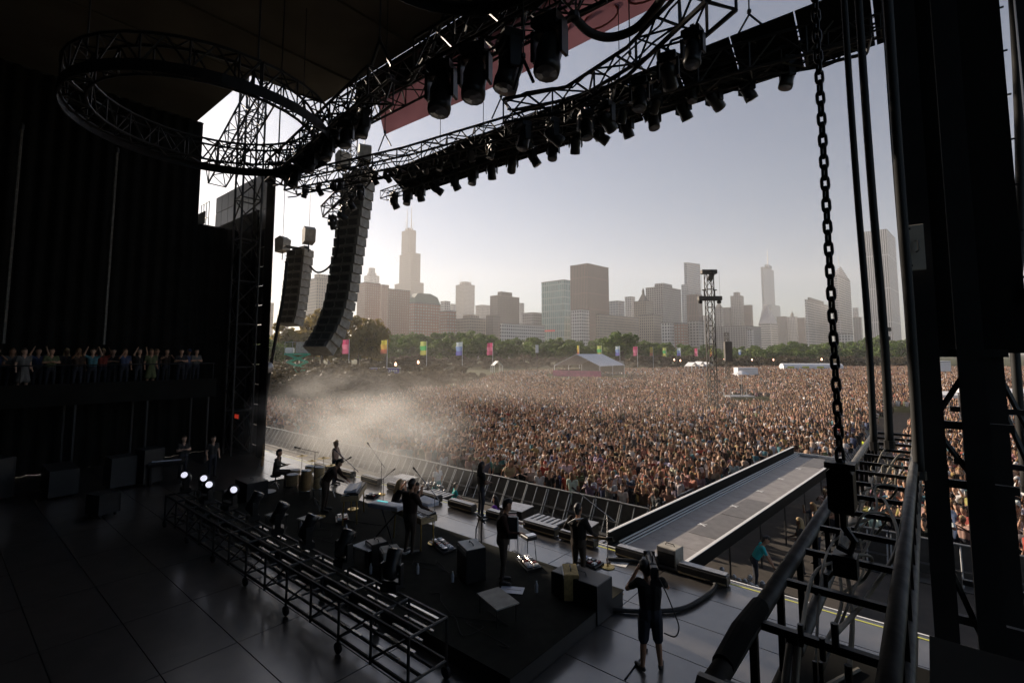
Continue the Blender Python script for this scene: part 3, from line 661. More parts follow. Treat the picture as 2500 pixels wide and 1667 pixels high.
# crosses of tape on the runway
for k in range(5):
    t = thing('tape_mark', 'small white tape cross on the runway, number %s from the stage' % ['one', 'two', 'three', 'four', 'five'][k], 'tape mark', S(-6.0+.078*(3.4+k*2.6)+.12, 12.5+3.4+k*2.6, SZ-.008), RZ, 'tape crosses on the runway')
    for r0 in (.7, -.7): q = MB(); q.box((0, 0, 0), (.3, .05, .003), RZM(r0)); q.build('strip', 'white', t, loc=(0, 0, .002 if r0 > 0 else 0))
# light bars along the stage lip
b = MB(); b.box((0, 0, .13), (1.15, .26, .24), bev=.03); m1 = b.mesh('housing', 'black_plastic'); b = MB(); b.box((0, -.136, .07), (1.1, .012, .03)); m2 = b.mesh('strip', 'wood_pale'); b = MB(); b.box((0, .0, .262), (1.08, .2, .02)); m3 = b.mesh('top_glass', 'steel')
names = ['first', 'second', 'third', 'fourth', 'fifth', 'sixth', 'seventh', 'eighth', 'ninth', 'tenth', 'eleventh', 'twelfth']
for k, a in enumerate((-4.3, -5.95, -7.75, -9.05, -10.6, -12.4, -14.1, -15.9, -17.7, -19.6, -21.5)):
    t = sthing('light_bar', 'black light bar on the stage lip, %s from the right' % names[k], 'light bar', a, 12.12, SZ, 0, 'light bars along the stage lip')
    obj('housing', m1, t); obj('strip', m2, t); obj('top_glass', m3, t)

# ---------------------------------------------------------------- walls, roof, curtains
def slab(name, label, cat, a0, a1, b0, b1, z0, z1, m, parts=None):
    t = sthing(name, label, cat, (a0+a1)/2, (b0+b1)/2, z0); b = MB(); b.box((0, 0, (z1-z0)/2), (a1-a0, b1-b0, z1-z0)); b.build('panel', m, t); return t
t = slab('stage_roof', 'dark cloth roof high over the stage', 'roof', -23.3, 9, -11, 12.4, 20.05, 20.35, 'roof_cloth')
for k in range(7): q = MB(); q.box((-13+k*4.4, 0, -.05), (.08, 23.2, .1)); q.build('seam_batten', 'roof_cloth', t)
slab('wing_roof', 'dark cloth roof over the far wing', 'roof', -46, -23.32, -11, 8.9, 20.0, 20.3, 'roof_cloth')
def curtain(name, label, p0, p1, z0, z1, amp=.12, wl=.55):
    t = sthing(name, label, 'curtain', p0[0], p0[1], z0); d = Vector((p1[0]-p0[0], p1[1]-p0[1], 0)); L = d.length; d.normalize(); nn = Vector((-d.y, d.x, 0)); n = int(L/wl*4)
    vs = []
    for z in (0, (z1-z0)*.5, z1-z0):
        for i in range(n+1):
            u = i/n*L; vs.append(d*u+nn*(amp*math.sin(u/wl*6.28)+.05*math.sin(u*1.7))+Vector((0, 0, z)))
    fs = [(r0*(n+1)+i, r0*(n+1)+i+1, (r0+1)*(n+1)+i+1, (r0+1)*(n+1)+i) for r0 in range(2) for i in range(n)]
    b = MB(); b.add(vs, fs); b.build('cloth', 'drape', t, smooth=True)
    b = MB(); b.tube([(0, 0, z1-z0), d*L+Vector((0, 0, z1-z0))], .04, 6); b.build('rail', 'black_steel', t); return t
curtain('stage_curtain', 'tall black curtain behind the viewing platform', (-30.2, -9), (-30.2, 9.2), SZ, 19.95)
curtain('sun_block_curtain', 'lower black curtain added to block the sun behind the far tower', (-30.4, 9.0), (-30.4, 11.45), SZ, 14.3)  # added to keep the low sun off the stage
curtain('sky_block_back', 'unseen black curtain added against sky light behind the stage', (-31, -9.1), (6, -9.1), SZ, 19.95)  # out of view, put in to stop sky light from behind
curtain('sky_block_side', 'unseen black curtain added against sky light, cable tower side', (4.3, -9), (4.3, 2.5), SZ, 19.95)  # out of view, put in to stop sky light from the side
for k, bb in enumerate((5.4, 2.1)):
    t = sthing('hanging_pole', 'thin pale pole hanging in front of the black curtain, %s' % ['right one', 'left one'][k], 'pole', -29.6, bb, 7.6); b = MB(); b.tube([(0, 0, 0), (0, 0, 9.3)], .06, 6); b.build('tube', 'pipe', t); b = MB(); b.lathe([(.09, 9.3), (.09, 9.5), (.03, 9.6)], 8); b.build('clamp', 'black_steel', t)
# ---------------------------------------------------------------- trusses
def truss_parts(t, pts, w, h, r=.03, step=.6, mat_='truss_alu', n=6, lr=.6, bottom=True):
    pts = [Vector(p) for p in pts]; k = len(pts); sides = []
    for i in range(k):
        tg = (pts[min(i+1, k-1)]-pts[max(i-1, 0)]).normalized(); sd_ = tg.cross(Vector((0, 0, 1)))
        if sd_.length < .1: sd_ = Vector((1, 0, 0))
        sd_.normalize(); sides.append((sd_, sd_.cross(tg).normalized()))
    ch = []
    for su, sv in ((-1, 1), (1, 1), (1, -1), (-1, -1)):
        pl = [p+s_[0]*su*w/2+s_[1]*sv*h/2 for p, s_ in zip(pts, sides)]; ch.append(pl); b = MB(); b.tube(pl, r, n); b.build('chord', mat_, t)
    L = [0]
    for p, q in zip(pts, pts[1:]): L.append(L[-1]+(q-p).length)
    def at_(pl, u):
        for i in range(k-1):
            if u <= L[i+1]+1e-6: f = (u-L[i])/max(L[i+1]-L[i], 1e-6); return pl[i].lerp(pl[i+1], f)
        return pl[-1]
    ns = max(2, int(L[-1]/step)); b = MB()
    for c0, c1 in ((0, 1), (1, 2), (2, 3), (3, 0)):
        for i in range(ns):
            u0, u1 = L[-1]*i/ns, L[-1]*(i+1)/ns; p, q = (ch[c0], ch[c1]) if i % 2 else (ch[c1], ch[c0])
            b.tube([at_(p, u0), at_(q, u1)], r*lr, 4)
            if i % 2 == 0: b.tube([at_(ch[c0], u0), at_(ch[c1], u0)], r*lr, 4)
        b.tube([at_(ch[c0], L[-1]), at_(ch[c1], L[-1])], r*lr, 4)
    b.build('lacing', mat_, t); return ch
def strut(name, label, pts, w, h, r=.03, step=.6, group=None, mat_='truss_alu', lr=.6):
    o = Vector(pts[0]); t = sthing(name, label, 'truss', o.x, o.y, o.z, 0, group); truss_parts(t, [Vector(p)-o for p in pts], w, h, r, step, mat_, lr=lr); return t
def PZ(px, z): return [(*sonz(x, y, z), z) for x, y in px]
tA = strut('lighting_truss', 'long curved lighting truss hung across the stage front', PZ([(710, 450), (850, 422), (1000, 390), (1280, 312), (1500, 250), (1800, 160), (2120, 75)], 13.3), .55, .6, .035, .5, 'trusses hung over the stage')
tB = strut('lighting_truss', 'near lighting truss rising from the far tower to a chain hook', PZ([(672, 425), (930, 208)], 14.0), .7, .75, .045, .6, 'trusses hung over the stage')
tB2 = strut('lighting_truss', 'near lighting truss with big lamps at the top centre', PZ([(1038, 150), (1330, -10), (1460, -75)], 14.0), .7, .75, .045, .6, 'trusses hung over the stage')
tC = strut('lighting_truss', 'nearest lighting truss climbing out of the top of the picture', PZ([(1240, 285), (1400, 255), (1560, 160), (1760, -30)], 11.6), .45, .45, .032, .45, 'trusses hung over the stage')
tD = strut('short_truss', 'short slanting truss in front of the long loudspeaker array', [(*(lambda q: (q[0], 12.2, q[1]))(atb(x, y, 12.2)),) for x, y in ((800, 520), (850, 470), (905, 405))], .6, .6, .045, .4, 'trusses hung over the stage')
def ring(label, ca, cb, z, r, h=.7, w=.5):
    t = sthing('ring_truss', label, 'truss', ca, cb, z, 0, 'round trusses')
    pts = [(r*math.cos(i/36*2*math.pi), r*math.sin(i/36*2*math.pi), 0) for i in range(37)]; truss_parts(t, pts, w, h, .04, .45, 'truss_alu', 5)
    b = MB(); n = 48
    for rr in (r+w/2+.02, r+w/2+.05):
        for z_ in (-h/2-.22, -h/2+.05):
            for i in range(n): b.v.append((rr*math.cos(i/n*6.2832), rr*math.sin(i/n*6.2832), z_))
    for i in range(n):
        j = (i+1) % n; b.f += [(i, j, n+j, n+i), (2*n+i, 2*n+j, 3*n+j, 3*n+i), (n+i, n+j, 3*n+j, 3*n+i), (i, j, 2*n+j, 2*n+i)]; b.mi += [0]*4
    b.build('fascia', 'black_plastic', t)
    for k in range(3):
        a = k*2.1; b = MB(); b.tube([(r*math.cos(a), r*math.sin(a), h/2), (r*math.cos(a), r*math.sin(a), 20-z)], .025, 5); b.build('hanger', 'black_steel', t)
ring('big round truss hanging at the far left under the roof', -15.4, 4.9, 14.0, 3.0)
ring('round truss cut by the top edge of the picture', -5.3, 4.9, 14.3, 1.6)
# roof front beam with printed scrim
tF = strut('roof_truss', 'deep roof front truss carrying the pink printed scrim', [(-19.6, 11.7, 18.0), (6, 11.7, 18.0)], .9, 1.2, .05, .9)
b = MB(); n = 30; vs = []
for z_ in (.55, -.2, -1.1):
    for i in range(n+1): u = i/n; vs.append((1.6+u*22.5, .62+.1*math.sin(u*9+z_)+(.35 if z_ == -1.1 else 0), z_))
b.add(vs, [(r0*(n+1)+i, r0*(n+1)+i+1, (r0+1)*(n+1)+i+1, (r0+1)*(n+1)+i) for r0 in range(2) for i in range(n)])
b2 = MB(); b2.box((12.2, .75, 1.3), (25.5, .06, 1.5)); fa_ = b2.build('roof_fascia', 'drape', None, loc=S(-19.6, 11.7, 18.0), rz=RZ); tag(fa_, 'black cloth fascia above the pink scrim', 'fascia')
sc_ = b.build('scrim', 'scrim', None, smooth=True, loc=S(-19.6, 11.7, 18.0), rz=RZ); tag(sc_, 'pink printed cloth scrim along the roof front edge', 'scrim')
for k in range(9):
    b = MB(); pts = []; cx, cz = 9.5+k*1.6, -.6+.2*math.sin(k*2)
    for i in range(13): an = i/12*5.2+k; pts.append((cx+.75*math.cos(an)*(1-.03*i), .56+.35*.5, cz+.3*math.sin(an)))
    b.tube(pts, .035, 4); b.build('printed_scroll', 'scrim_print', sc_)
tG = strut('corner_truss', 'upright truss stub hanging below the roof front corner', [(-19.4, 11.7, 17.2), (-19.4, 11.7, 16.0)], .5, .5, .03, .4)
tH = strut('wing_truss', 'slanting truss seen through the big round truss', [(-31, 10.2, 17.4), (-24.5, 10.2, 20.6)], .9, 1.3, .05, .7)
# far tower and video wall
tT = strut('stage_tower', 'tall lattice tower at the far side of the stage', [(-28.3, 11.0, SZ-.02), (-28.3, 11.0, 22.5)], 1.0, 1.0, .06, 1.1)
vw = sthing('video_wall', 'dark video wall seen from behind beside the far tower', 'video wall', -33.15, 11.9, 0)
for i in range(10):
    for j in range(16):
        if i == 0 or (i < 2 and j > 13): continue
        b = MB() if (i, j) == (1, 0) else None
        if b: b.box((0, 0, 0), (1.0, .09, 1.06), bev=.01); pmv = b.mesh('screen_tile', 'black_plastic')
        obj('screen_tile', pmv, vw, (-4.6+i*1.04+.5, 0, .6+j*1.09))
b = MB()
for j in range(17): b.tube([(-5.2, -.1, .05+j*1.09), (-3.6, -.1, .05+j*1.09)], .035, 5)
for i in range(4): b.tube([(-5.1+i*.5, -.1, 0), (-5.1+i*.5, -.1, 17.5)], .03, 5)
b.build('scaffold_grid', 'steel', vw)
b = MB(); b.box((.6, -.35, 7.6), (8.6, .1, 15.2)); b.build('backing_cloth', 'drape', vw)
for j in range(17): b = MB(); b.box((-6.2, -.3, .35+j*1.0), (5.0, .06, .86)); b.build('screen_strip', 'drape', vw)
t = sthing('tower_fabric', 'black mesh fabric on the tower edge beside the bright sky', 'curtain', -26.2, 11.3, SZ); b = MB(); b.box((0, 0, 7.4), (.9, .06, 14.8)); b.build('cloth', 'drape', t); b = MB(); b.tube([(-.45, 0, 14.85), (.45, 0, 14.85)], .04, 6); b.build('rail', 'black_steel', t)
t = sthing('warning_light', 'small red lit sign on the far tower', 'sign', -27.0, 10.4, 3.9)
for k in range(3): b = MB(); b.box((-.16+k*.16, 0, .1), (.11, .03, .2)); b.build('lit_figure', 'red_light', t)
b = MB(); b.box((0, .03, .1), (.55, .03, .3)); b.build('case', 'black_plastic', t)

# ---------------------------------------------------------------- moving lights
def light_proto(tilt, big=1.0, name='moving_light', glass='lens'):
    t = thing(name, 'proto', 'stage light'); s = big
    b = MB(); b.box((0, 0, -.1*s), (.36*s, .28*s, .17*s), bev=.03*s); b.build('base', 'black_plastic', t)
    b = MB(); b.box((0, 0, .02), (.08, .05, .12)); b.build('clamp', 'steel', t)
    y_ = MB()
    for s_ in (-1, 1): y_.box((s_*.2*s, 0, -.36*s), (.045*s, .16*s, .4*s), bev=.01)
    y_.box((0, 0, -.205*s), (.42*s, .16*s, .045*s)); y_.build('yoke', 'black_plastic', t)
    rot = RX(tilt); b = MB(); b.lathe([(.07*s, -.26*s), (.14*s, -.2*s), (.165*s, -.05*s), (.15*s, .1*s), (.165*s, .2*s), (.16*s, .3*s)], 12, (0, 0, -.48*s), rot @ RX(math.pi)); h_ = b.build('head', 'black_plastic', t, smooth=True)
    b = MB(); b.lathe([(.135*s, .301*s), (.05*s, .315*s)], 12, (0, 0, -.48*s), rot @ RX(math.pi)); b.build('lens', glass, h_); return t
LP = [light_proto(.55), light_proto(-.25), light_proto(1.0)]; used = [0, 0, 0]
def hang(v, p, label, group, rz=0.0, scale=1):
    i = used[v]; used[v] += 1; o = again(LP[v], i, label, S(*p), RZ+rz, group); o.scale = (scale, scale, scale); return o
ordn = ['first', 'second', 'third', 'fourth', 'fifth', 'sixth', 'seventh', 'eighth', 'ninth', 'tenth', 'eleventh', 'twelfth', 'thirteenth', 'fourteenth', 'fifteenth', 'sixteenth', 'seventeenth', 'eighteenth', 'nineteenth', 'twentieth']
# slatted front strip: a long black panel with moving lights below
st = sthing('fascia_strip', 'long dark panelled strip below the curved lighting truss', 'fascia', -15.7, 11.0, 13.0)
for k in range(13):
    b = MB() if k == 0 else None
    if b: b.box((0, -.1, .45), (1.16, 1.2, .05), RX(-.6)); pms = b.mesh('fascia_panel', 'drape')
    obj('fascia_panel', pms, st, (1.6+k*1.19, 0, 0))
truss_parts(st, [(0, 0, .25), (16.6, 0, .25)], .3, .3, .022, .4)
pxs = [(957, 490), (990, 480), (1020, 478), (1060, 462), (1105, 447), (1150, 436), (1195, 420), (1245, 407), (1297, 390), (1345, 370), (1400, 350), (1460, 335), (1525, 312), (1590, 285), (1665, 262), (1740, 232), (1820, 212), (1920, 180)]
for k, (x, y) in enumerate(pxs):
    a, z = atb(x, y, 11.0)
    hang([0, 1, 0, 2][k % 4], (a, 11.1, 13.3), 'moving light under the dark panelled strip, %s from the left' % ordn[k], 'moving lights under the strip', random.uniform(-.9, .9), .85)
for k, (x, y) in enumerate([(745, 452), (780, 446), (815, 440), (830, 436), (915, 418), (945, 412), (975, 405), (1005, 398), (1040, 388), (1075, 380), (1110, 368), (1150, 352), (1200, 345), (1290, 318), (1360, 296), (1430, 276), (1520, 250), (1600, 224), (1690, 196)]):
    a, b_ = sonz(x, y, 13.2); hang([1, 0, 2][k % 3], (a, b_, 13.2), 'lamp clamped below the curved lighting truss, %s from the left' % ordn[k], 'lamps on the curved truss', random.uniform(-1, 1), .6 if k < 10 else .66)
for k, (x, y) in enumerate([(720, 400), (760, 360), (800, 325), (845, 290), (890, 262)]):
    a, b_ = sonz(x, y, 13.7); hang(1, (a, b_, 13.65), 'lamp on the truss rising from the far tower, %s from the left' % ordn[k], 'lamps on the rising truss', random.uniform(-1, 1), 1.0)
for k, (x, y) in enumerate([(1078, 152), (1160, 110), (1245, 82), (1340, 40)]):
    a, b_ = sonz(x, y, 13.6); hang(1, (a, b_, 13.6), 'big lamp on the truss at the top centre, %s from the left' % ordn[k], 'big lamps at the top centre', random.uniform(-.5, .5), 1.55)
for k, (x, y) in enumerate([(1280, 298), (1350, 290), (1430, 270), (1480, 250), (1560, 190), (1630, 130), (1690, 70)]):
    a, b_ = sonz(x, y, 11.35); hang(2 if k % 2 else 1, (a, b_, 11.35), 'lamp on the nearest climbing truss, %s from the left' % ordn[k], 'lamps on the nearest truss', random.uniform(-1, 1), .66)
for k, (x, y) in enumerate([(812, 525), (835, 505), (858, 478), (880, 452)]):
    a, z = atb(x, y, 12.2); hang(2 if k % 2 else 0, (a, 12.2, z), 'lamp under the short slanting truss, %s from the left' % ordn[k], 'lamps on the short truss', random.uniform(-1, 1), .9)
for k, (x, y) in enumerate([(700, 398), (740, 362), (780, 332), (822, 300), (865, 268)]):
    a, b_ = sonz(x, y, 14.1); hang(2, (a, b_, 14.1), 'lamp tucked inside the rising truss, %s from the left' % ordn[k], 'lamps inside the rising truss', random.uniform(-1, 1), 1.05)
def dress(t, pts, n, r, amp, name='cable'):                      # cables tied along a truss
    o = Vector(pts[0])
    for k in range(n):
        P_ = [Vector(p)-o for p in pts]; out = []
        for p, q in zip(P_, P_[1:]):
            m_ = max(3, int((q-p).length/.35))
            for i in range(m_):
                u = i/m_; w_ = p.lerp(q, u); out.append(w_+Vector((random.uniform(-amp, amp), random.uniform(-amp, amp), random.uniform(-amp, amp)+(.3-.25*k))))
        b = MB(); b.tube(out, r, 4); b.build(name, 'rubber', t)
dress(tA, PZ([(710, 450), (850, 422), (1000, 390), (1280, 312), (1500, 250), (1800, 160), (2120, 75)], 13.3), 4, .022, .1)
dress(tB, PZ([(672, 425), (930, 208)], 14.0), 4, .035, .14); dress(tB2, PZ([(1038, 150), (1330, -10), (1460, -75)], 14.0), 4, .03, .14); dress(tC, PZ([(1240, 285), (1400, 255), (1560, 160), (1760, -30)], 11.6), 3, .02, .08)
# hanging cables and chains with slings
def wire(label, p, ztop, r=.012, group='thin hanging wires'):
    t = sthing('hanging_wire', label, 'wire', *p, 0, group); b = MB(); b.tube([(0, 0, 0), (0, 0, ztop-p[2])], r, 5); b.build('strand', 'black_steel', t); b = MB(); b.lathe([(.02, 0), (.045, .03), (.045, .09), (.02, .12)], 6); b.build('hook', 'black_steel', t); return t
AX, AY = [710, 850, 1000, 1280, 1500, 1800, 2120], [450, 422, 390, 312, 250, 160, 75]
for k, (x, y, z, zt, nm) in enumerate(((733, 420, 13.6, 18.3, 'at the left end of the curved truss'), (938, 395, 13.6, 18.3, 'near the short slanting truss'), (1223, 300, 13.6, 18.3, 'above the middle of the curved truss'), (1834, 105, 13.6, 18.3, 'above the right half of the curved truss'), (1540, 205, 13.6, 18.3, 'right of the nearest truss'))):
    a, b_ = sonz(x, float(np.interp(x, AX, AY)), 13.3); zt = 19.9; t = wire('hook and sling holding the curved truss, %s' % nm, (a, b_, z+.75), zt, .016, 'truss slings')
    for s_ in (-1, 1): q = MB(); q.tube([(0, 0, 0), (s_*.35, 0, -.5)], .022, 5); q.build('sling', 'black_steel', t)
a, b_ = sonz(925, 190, 14.2); t = wire('big hook and sling holding the rising truss', (a, b_, 15.2), 18.4, .02, 'truss slings')
for s_ in (-1, 1): q = MB(); q.tube([(0, 0, 0), (s_*.55, 0, -.9)], .05, 6); q.build('sling', 'black_steel', t)
a, b_ = sonz(1082, 130, 14.2); t = wire('hook and sling holding the top centre truss', (a, b_, 15.1), 18.4, .02, 'truss slings')
for s_ in (-1, 1): q = MB(); q.tube([(0, 0, 0), (s_*.5, 0, -.8)], .05, 6); q.build('sling', 'black_steel', t)
a, b_ = sonz(1278, 245, 11.6); t = wire('hook and sling holding the nearest truss', (a, b_, 12.35), 18.4, .014, 'truss slings')
for s_ in (-1, 1): q = MB(); q.tube([(0, 0, 0), (s_*.22, 0, -.5)], .03, 6); q.build('sling', 'black_steel', t)
for k, (x, y, bb, nm) in enumerate(((1075, 330, 11.6, 'left of the middle'), (1180, 300, 11.6, 'in the middle'), (1510, 60, 11.6, 'at the top right'))):
    a, z = atb(x, y, bb); wire('thin wire from the roof front to the strip, %s' % nm, (a, bb, 13.4), 16.7, .012)
# loop of thick cable at top
def cable(name, label, pts, r, m='rubber', n=7, group=None, cat='cable'):
    o = Vector(pts[0]); t = sthing(name, label, cat, *o, 0, group); P_ = [Vector(p)-o for p in pts]; out = []
    for i in range(len(P_)-1):
        for k in range(6):
            u = k/6; p0 = P_[max(i-1, 0)]; p1 = P_[i]; p2 = P_[i+1]; p3 = P_[min(i+2, len(P_)-1)]
            out.append(.5*((2*p1)+(p2-p0)*u+(2*p0-5*p1+4*p2-p3)*u*u+(3*p1-p0-3*p2+p3)*u**3))
    out.append(P_[-1]); b = MB(); b.tube(out, r, n); b.build('strand', m, t, smooth=True); b = MB(); b.lathe([(r*1.3, -.04), (r*1.3, .04)], 8, out[0]); b.build('end_tie', 'black_plastic', t); return t
cable('cable_loop', 'thick cable loop hanging at the top centre', PZ([(1400, 40), (1440, 80), (1490, 92), (1550, 72), (1600, 20), (1630, -30)], 12.2), .07)
cable('cable_loop', 'cable sagging between the two top trusses', PZ([(950, 190), (975, 205), (1000, 200), (1020, 170), (1038, 140)], 14.0), .05)

# ---------------------------------------------------------------- loudspeaker arrays
def array(label, px_top, px_bot, n, bb, wd, curve, dp=.75):
    a0, z0 = atb(*px_top, bb); a1, z1 = atb(*px_bot, bb)
    t = sthing('loudspeaker_array', label, 'loudspeaker', a0, bb, z0)
    H_ = (z0-z1)/n; b = MB(); w2 = wd/2
    b.prism([(-w2, -dp*.5), (w2, -dp*.5), (w2*.92, dp*.5), (-w2*.92, dp*.5)], 'z', -H_*.95, 0); cab = b.mesh('loudspeaker_cabinet', 'speaker_grey')
    g_ = MB()
    for k in range(2): g_.box((-w2*.42+k*w2*.84, -dp*.5-.012, -H_*.47), (w2*.7, .02, H_*.66))
    g_.box((0, -dp*.5-.03, -H_*.5), (w2*.1, .05, H_*.3)); back = g_.mesh('back_plate', mat('speaker_dark', (.12, .115, .1), .7, 0, .3, 6) and 'speaker_dark')
    z = 0; y = 0
    for k in range(n):
        tl = -curve*max(0, (k-n*.55)/(n*.45))**1.6; c_ = obj('loudspeaker_cabinet', cab, t, ((a1-a0)*(k/n), y, z)); c_.rotation_euler = (tl, 0, math.radians(18)); c2 = obj('back_plate', back, c_)
        z -= H_*math.cos(tl); y += -H_*math.sin(tl)*.9*(-1)
        if k % 2 == 0: q = MB(); q.tube([(-w2*.5, -dp*.5-.02, -H_*.4), (-w2*.7, -dp*.5-.25, -H_*.9), (-w2*.5, -dp*.5-.02, -H_*1.4)], .018, 5); q.build('jumper_cable', 'rubber', c_)
    b = MB(); b.box((0, 0, .1), (wd*1.05, .3, .16)); b.box((0, -.2, .1), (.2, 1.5, .12)); b.build('fly_frame', 'black_steel', t); return t
mat('speaker_grey', (.36, .34, .3), .75, 0, .25, 5)
array('long curved loudspeaker array hanging left of the tallest skyscraper', (880, 425), (812, 868), 20, 13.5, 1.5, .75)
array('short loudspeaker array hanging beside the far tower', (734, 612), (712, 795), 10, 13.5, 1.35, .3)
for k, (x, y, nm) in enumerate(((838, 395, 'left one above the long array'), (890, 380, 'right one above the long array'), (690, 600, 'left one above the short array'), (754, 578, 'right one above the short array'))):
    a, z = atb(x, y, 13.2); t = sthing('chain_motor', 'grey motor bag hanging on a wire, %s' % nm, 'chain motor', a, 13.2, z, random.uniform(-.6, .6), 'motors above the arrays')
    b = MB(); b.prism([(-.3, -.4), (.3, -.3), (.36, .35), (.05, .55), (-.34, .4)], 'y', -.28, .28); b.build('bag', 'speaker_grey', t)
    b = MB(); b.tube([(0, 0, .5), (0, 0, 18.3-z)], .014, 5); b.build('wire', 'black_steel', t); b = MB(); b.tube([(0, 0, -.35), (0, 0, -.85)], .03, 5); b.build('hook', 'black_steel', t)
cable('array_cable', 'black cable sagging between the two loudspeaker arrays', [(*(lambda q: (q[0], 13.0, q[1]))(atb(x, y, 13.0)),) for x, y in ((829, 545), (822, 620), (800, 655), (775, 665), (757, 650))], .05)
cable('array_cable', 'bundle of cables falling beside the short array to the stage', [(*(lambda q: (q[0], 12.6, q[1]))(atb(x, y, 12.6)),) for x, y in ((700, 640), (692, 720), (672, 830), (655, 930), (642, 1040), (638, 1110))], .09)
t = sthing('mirror_ball', 'small dark ball light on the cable bundle by the tower', 'ball light', *(lambda q: (q[0], 12.4, q[1]))(atb(653, 897, 12.4))); b = MB(); b.lathe([(.02, -.32), (.2, -.26), (.31, -.08), (.31, .08), (.2, .26), (.02, .32)], 14); b.build('shell', 'steel', t, smooth=True); b = MB(); b.tube([(0, 0, .3), (.15, .15, .6)], .03, 5); b.build('bracket', 'black_steel', t)

# ---------------------------------------------------------------- foreground truss, chain, cable tower
NT = sthing('foreground_truss', 'big worn truss with bare pipes lying below the camera', 'truss', -.38, 1.75, 5.85)
for x_, z_ in ((-.225, .25), (.225, .25), (-.225, -.2), (.225, -.2)):
    b = MB(); b.tube([(x_, 0, z_), (x_, 6.85, z_)], .036, 12); b.build('chord', 'pipe', NT, smooth=True)
for k in range(15):
    b = MB(); y_ = .03+k*.485; b.box((0, y_, .25), (.4, .03, .03)); b.build('rung', 'black_steel', NT)
    
    for s_ in (-1, 1): b = MB(); b.box((s_*.225, y_, .02), (.03, .03, .4)); b.build('upright', 'black_steel', NT)
b = MB(); b.tube([(-.26, -.02, .25), (.26, -.02, .25)], .04, 10); b.build('end_pipe', 'pipe', NT)
b = MB(); b.tube([(-.225, .12, .26), (-.225, .35, .28), (-.225, .62, .27)], [.0375, .0395, .0375], 14); b.build('cloth_wrap', 'drape', NT)
for k in range(6):
    x_ = random.uniform(-.12, .12); pts = []
    for i in range(9): pts.append((-.38+x_+.07*math.sin(i*1.3+k)+random.uniform(-.03, .03), 1.75+.5+i*.72, 6.0+.07*math.sin(i*2.1+k*1.7)+.02*k))
    cable('loom_cable', 'grey cable lying along the foreground truss, %s' % ordn[k], pts, .006+.002*(k % 3), 'cable_grey' if 'cable_grey' in M else mat('cable_grey', (.2, .18, .14), .6) and 'cable_grey', 7, 'cables on the foreground truss')
for k in range(4):
    pts = [(-.45+k*.03, 3.0+k*.9, 6.05), (-.36, 3.1+k*.9, 6.16), (-.28+k*.02, 3.3+k*.9, 6.12), (-.33, 3.45+k*.9, 5.95), (-.42, 3.3+k*.9, 5.9)]
    cable('loom_cable', 'looped cable tied to the foreground truss, %s loop from the camera' % ordn[k], pts, .008, 'cable_grey', 7, 'cable loops on the foreground truss')
for k in range(2):
    cable('loom_cable', 'thick pale cable dropping through the near end of the truss, %s one' % ['left', 'right'][k], [(-.52+k*.03, 2.5, 5.95), (-.5+k*.04, 2.2, 5.75), (-.42+k*.04, 2.0, 5.5), (-.33+k*.05, 1.85, 5.25), (-.28+k*.05, 1.8, 4.9)], .015, 'cable_grey', 7, 'thick pale cables')
# chain
ch = sthing('hoist_chain', 'heavy steel chain hanging into the foreground truss', 'chain', -.36, 3.0, 6.6)
def link_mesh():
    b = MB(); pts = []
    for i in range(17):
        a = i/16*2*math.pi; pts.append((.017*math.cos(a), 0, .026*math.sin(a)+(.012 if math.sin(a) > 0 else -.012)))
    b.tube(pts, .0085, 6, cap=False); return b.mesh('link', 'black_steel', True)
lk = link_mesh()
for k in range(74): o = obj('link', lk, ch, (.0005*k*0, 0, .03+k*.0585)); o.rotation_euler = (0, 0, .6 if k % 2 else .6+math.pi/2)
hb = sthing('hoist_block', 'black chain hoist block sitting on the foreground truss', 'chain hoist', -.36, 3.0, 6.1)
b = MB(); b.box((0, 0, .42), (.11, .13, .22), bev=.02); b.build('body', 'black_steel', hb); b = MB(); b.box((0, 0, .54), (.13, .1, .03)); b.build('lid', 'black_steel', hb); b = MB(); b.tube([(0, 0, .32), (.0, 0, .24), (.04, 0, .18), (.02, 0, .12), (-.03, 0, .14)], .018, 8); b.build('hook', 'black_steel', hb); b = MB(); b.box((0, 0, .06), (.1, .1, .1)); b.build('truss_clamp', 'black_steel', hb)
# thick hanging cables
for k, (xt, xb, bb, r, zb) in enumerate(((2057, 2132, 6.0, .03, 6.3), (2092, 2170, 6.2, .036, 6.3), (2163, 2238, 6.4, .045, 6.0), (2148, 2226, 6.5, .006, 6.2), (2470, 2495, 9.0, .05, 5.5))):
    at_, zt_ = atb(xt, -60, bb); ab_, z2_ = atb(xb, 1060, bb)
    cable('hanging_cable', 'thick black cable hanging beside the chain, %s from the left' % ordn[k], [(ab_, bb, zb), (ab_+.01, bb, 7.5), (at_*.6+ab_*.4, bb+.02, 9), (at_, bb, zt_), (at_, bb, 18.3)], r, 'rubber', 8, 'thick hanging cables')
tw = sthing('cable_tower', 'black steel tower with cloth panels at the right edge', 'tower', .33, 7.3, SZ)
for x_, y_, r_ in ((-.32, -.3, .11), (.02, -.3, .115), (-.32, .5, .09), (.25, .55, .09), (.75, .6, .08)):
    b = MB(); b.box((x_, y_, 8.2), (r_*1.8, r_*1.8, 16.4)); b.build('leg', 'black_steel', tw)
for z_ in (1.1, 2.6, 3.95, 4.55, 5.3):
    b = MB(); b.box((-.05, -.32, z_), (.7, .06, .08)); b.build('cross_bar', 'black_steel', tw); b = MB(); b.box((.35, .5, z_+.1), (1.0, .05, .06)); b.build('cross_bar', 'black_steel', tw)
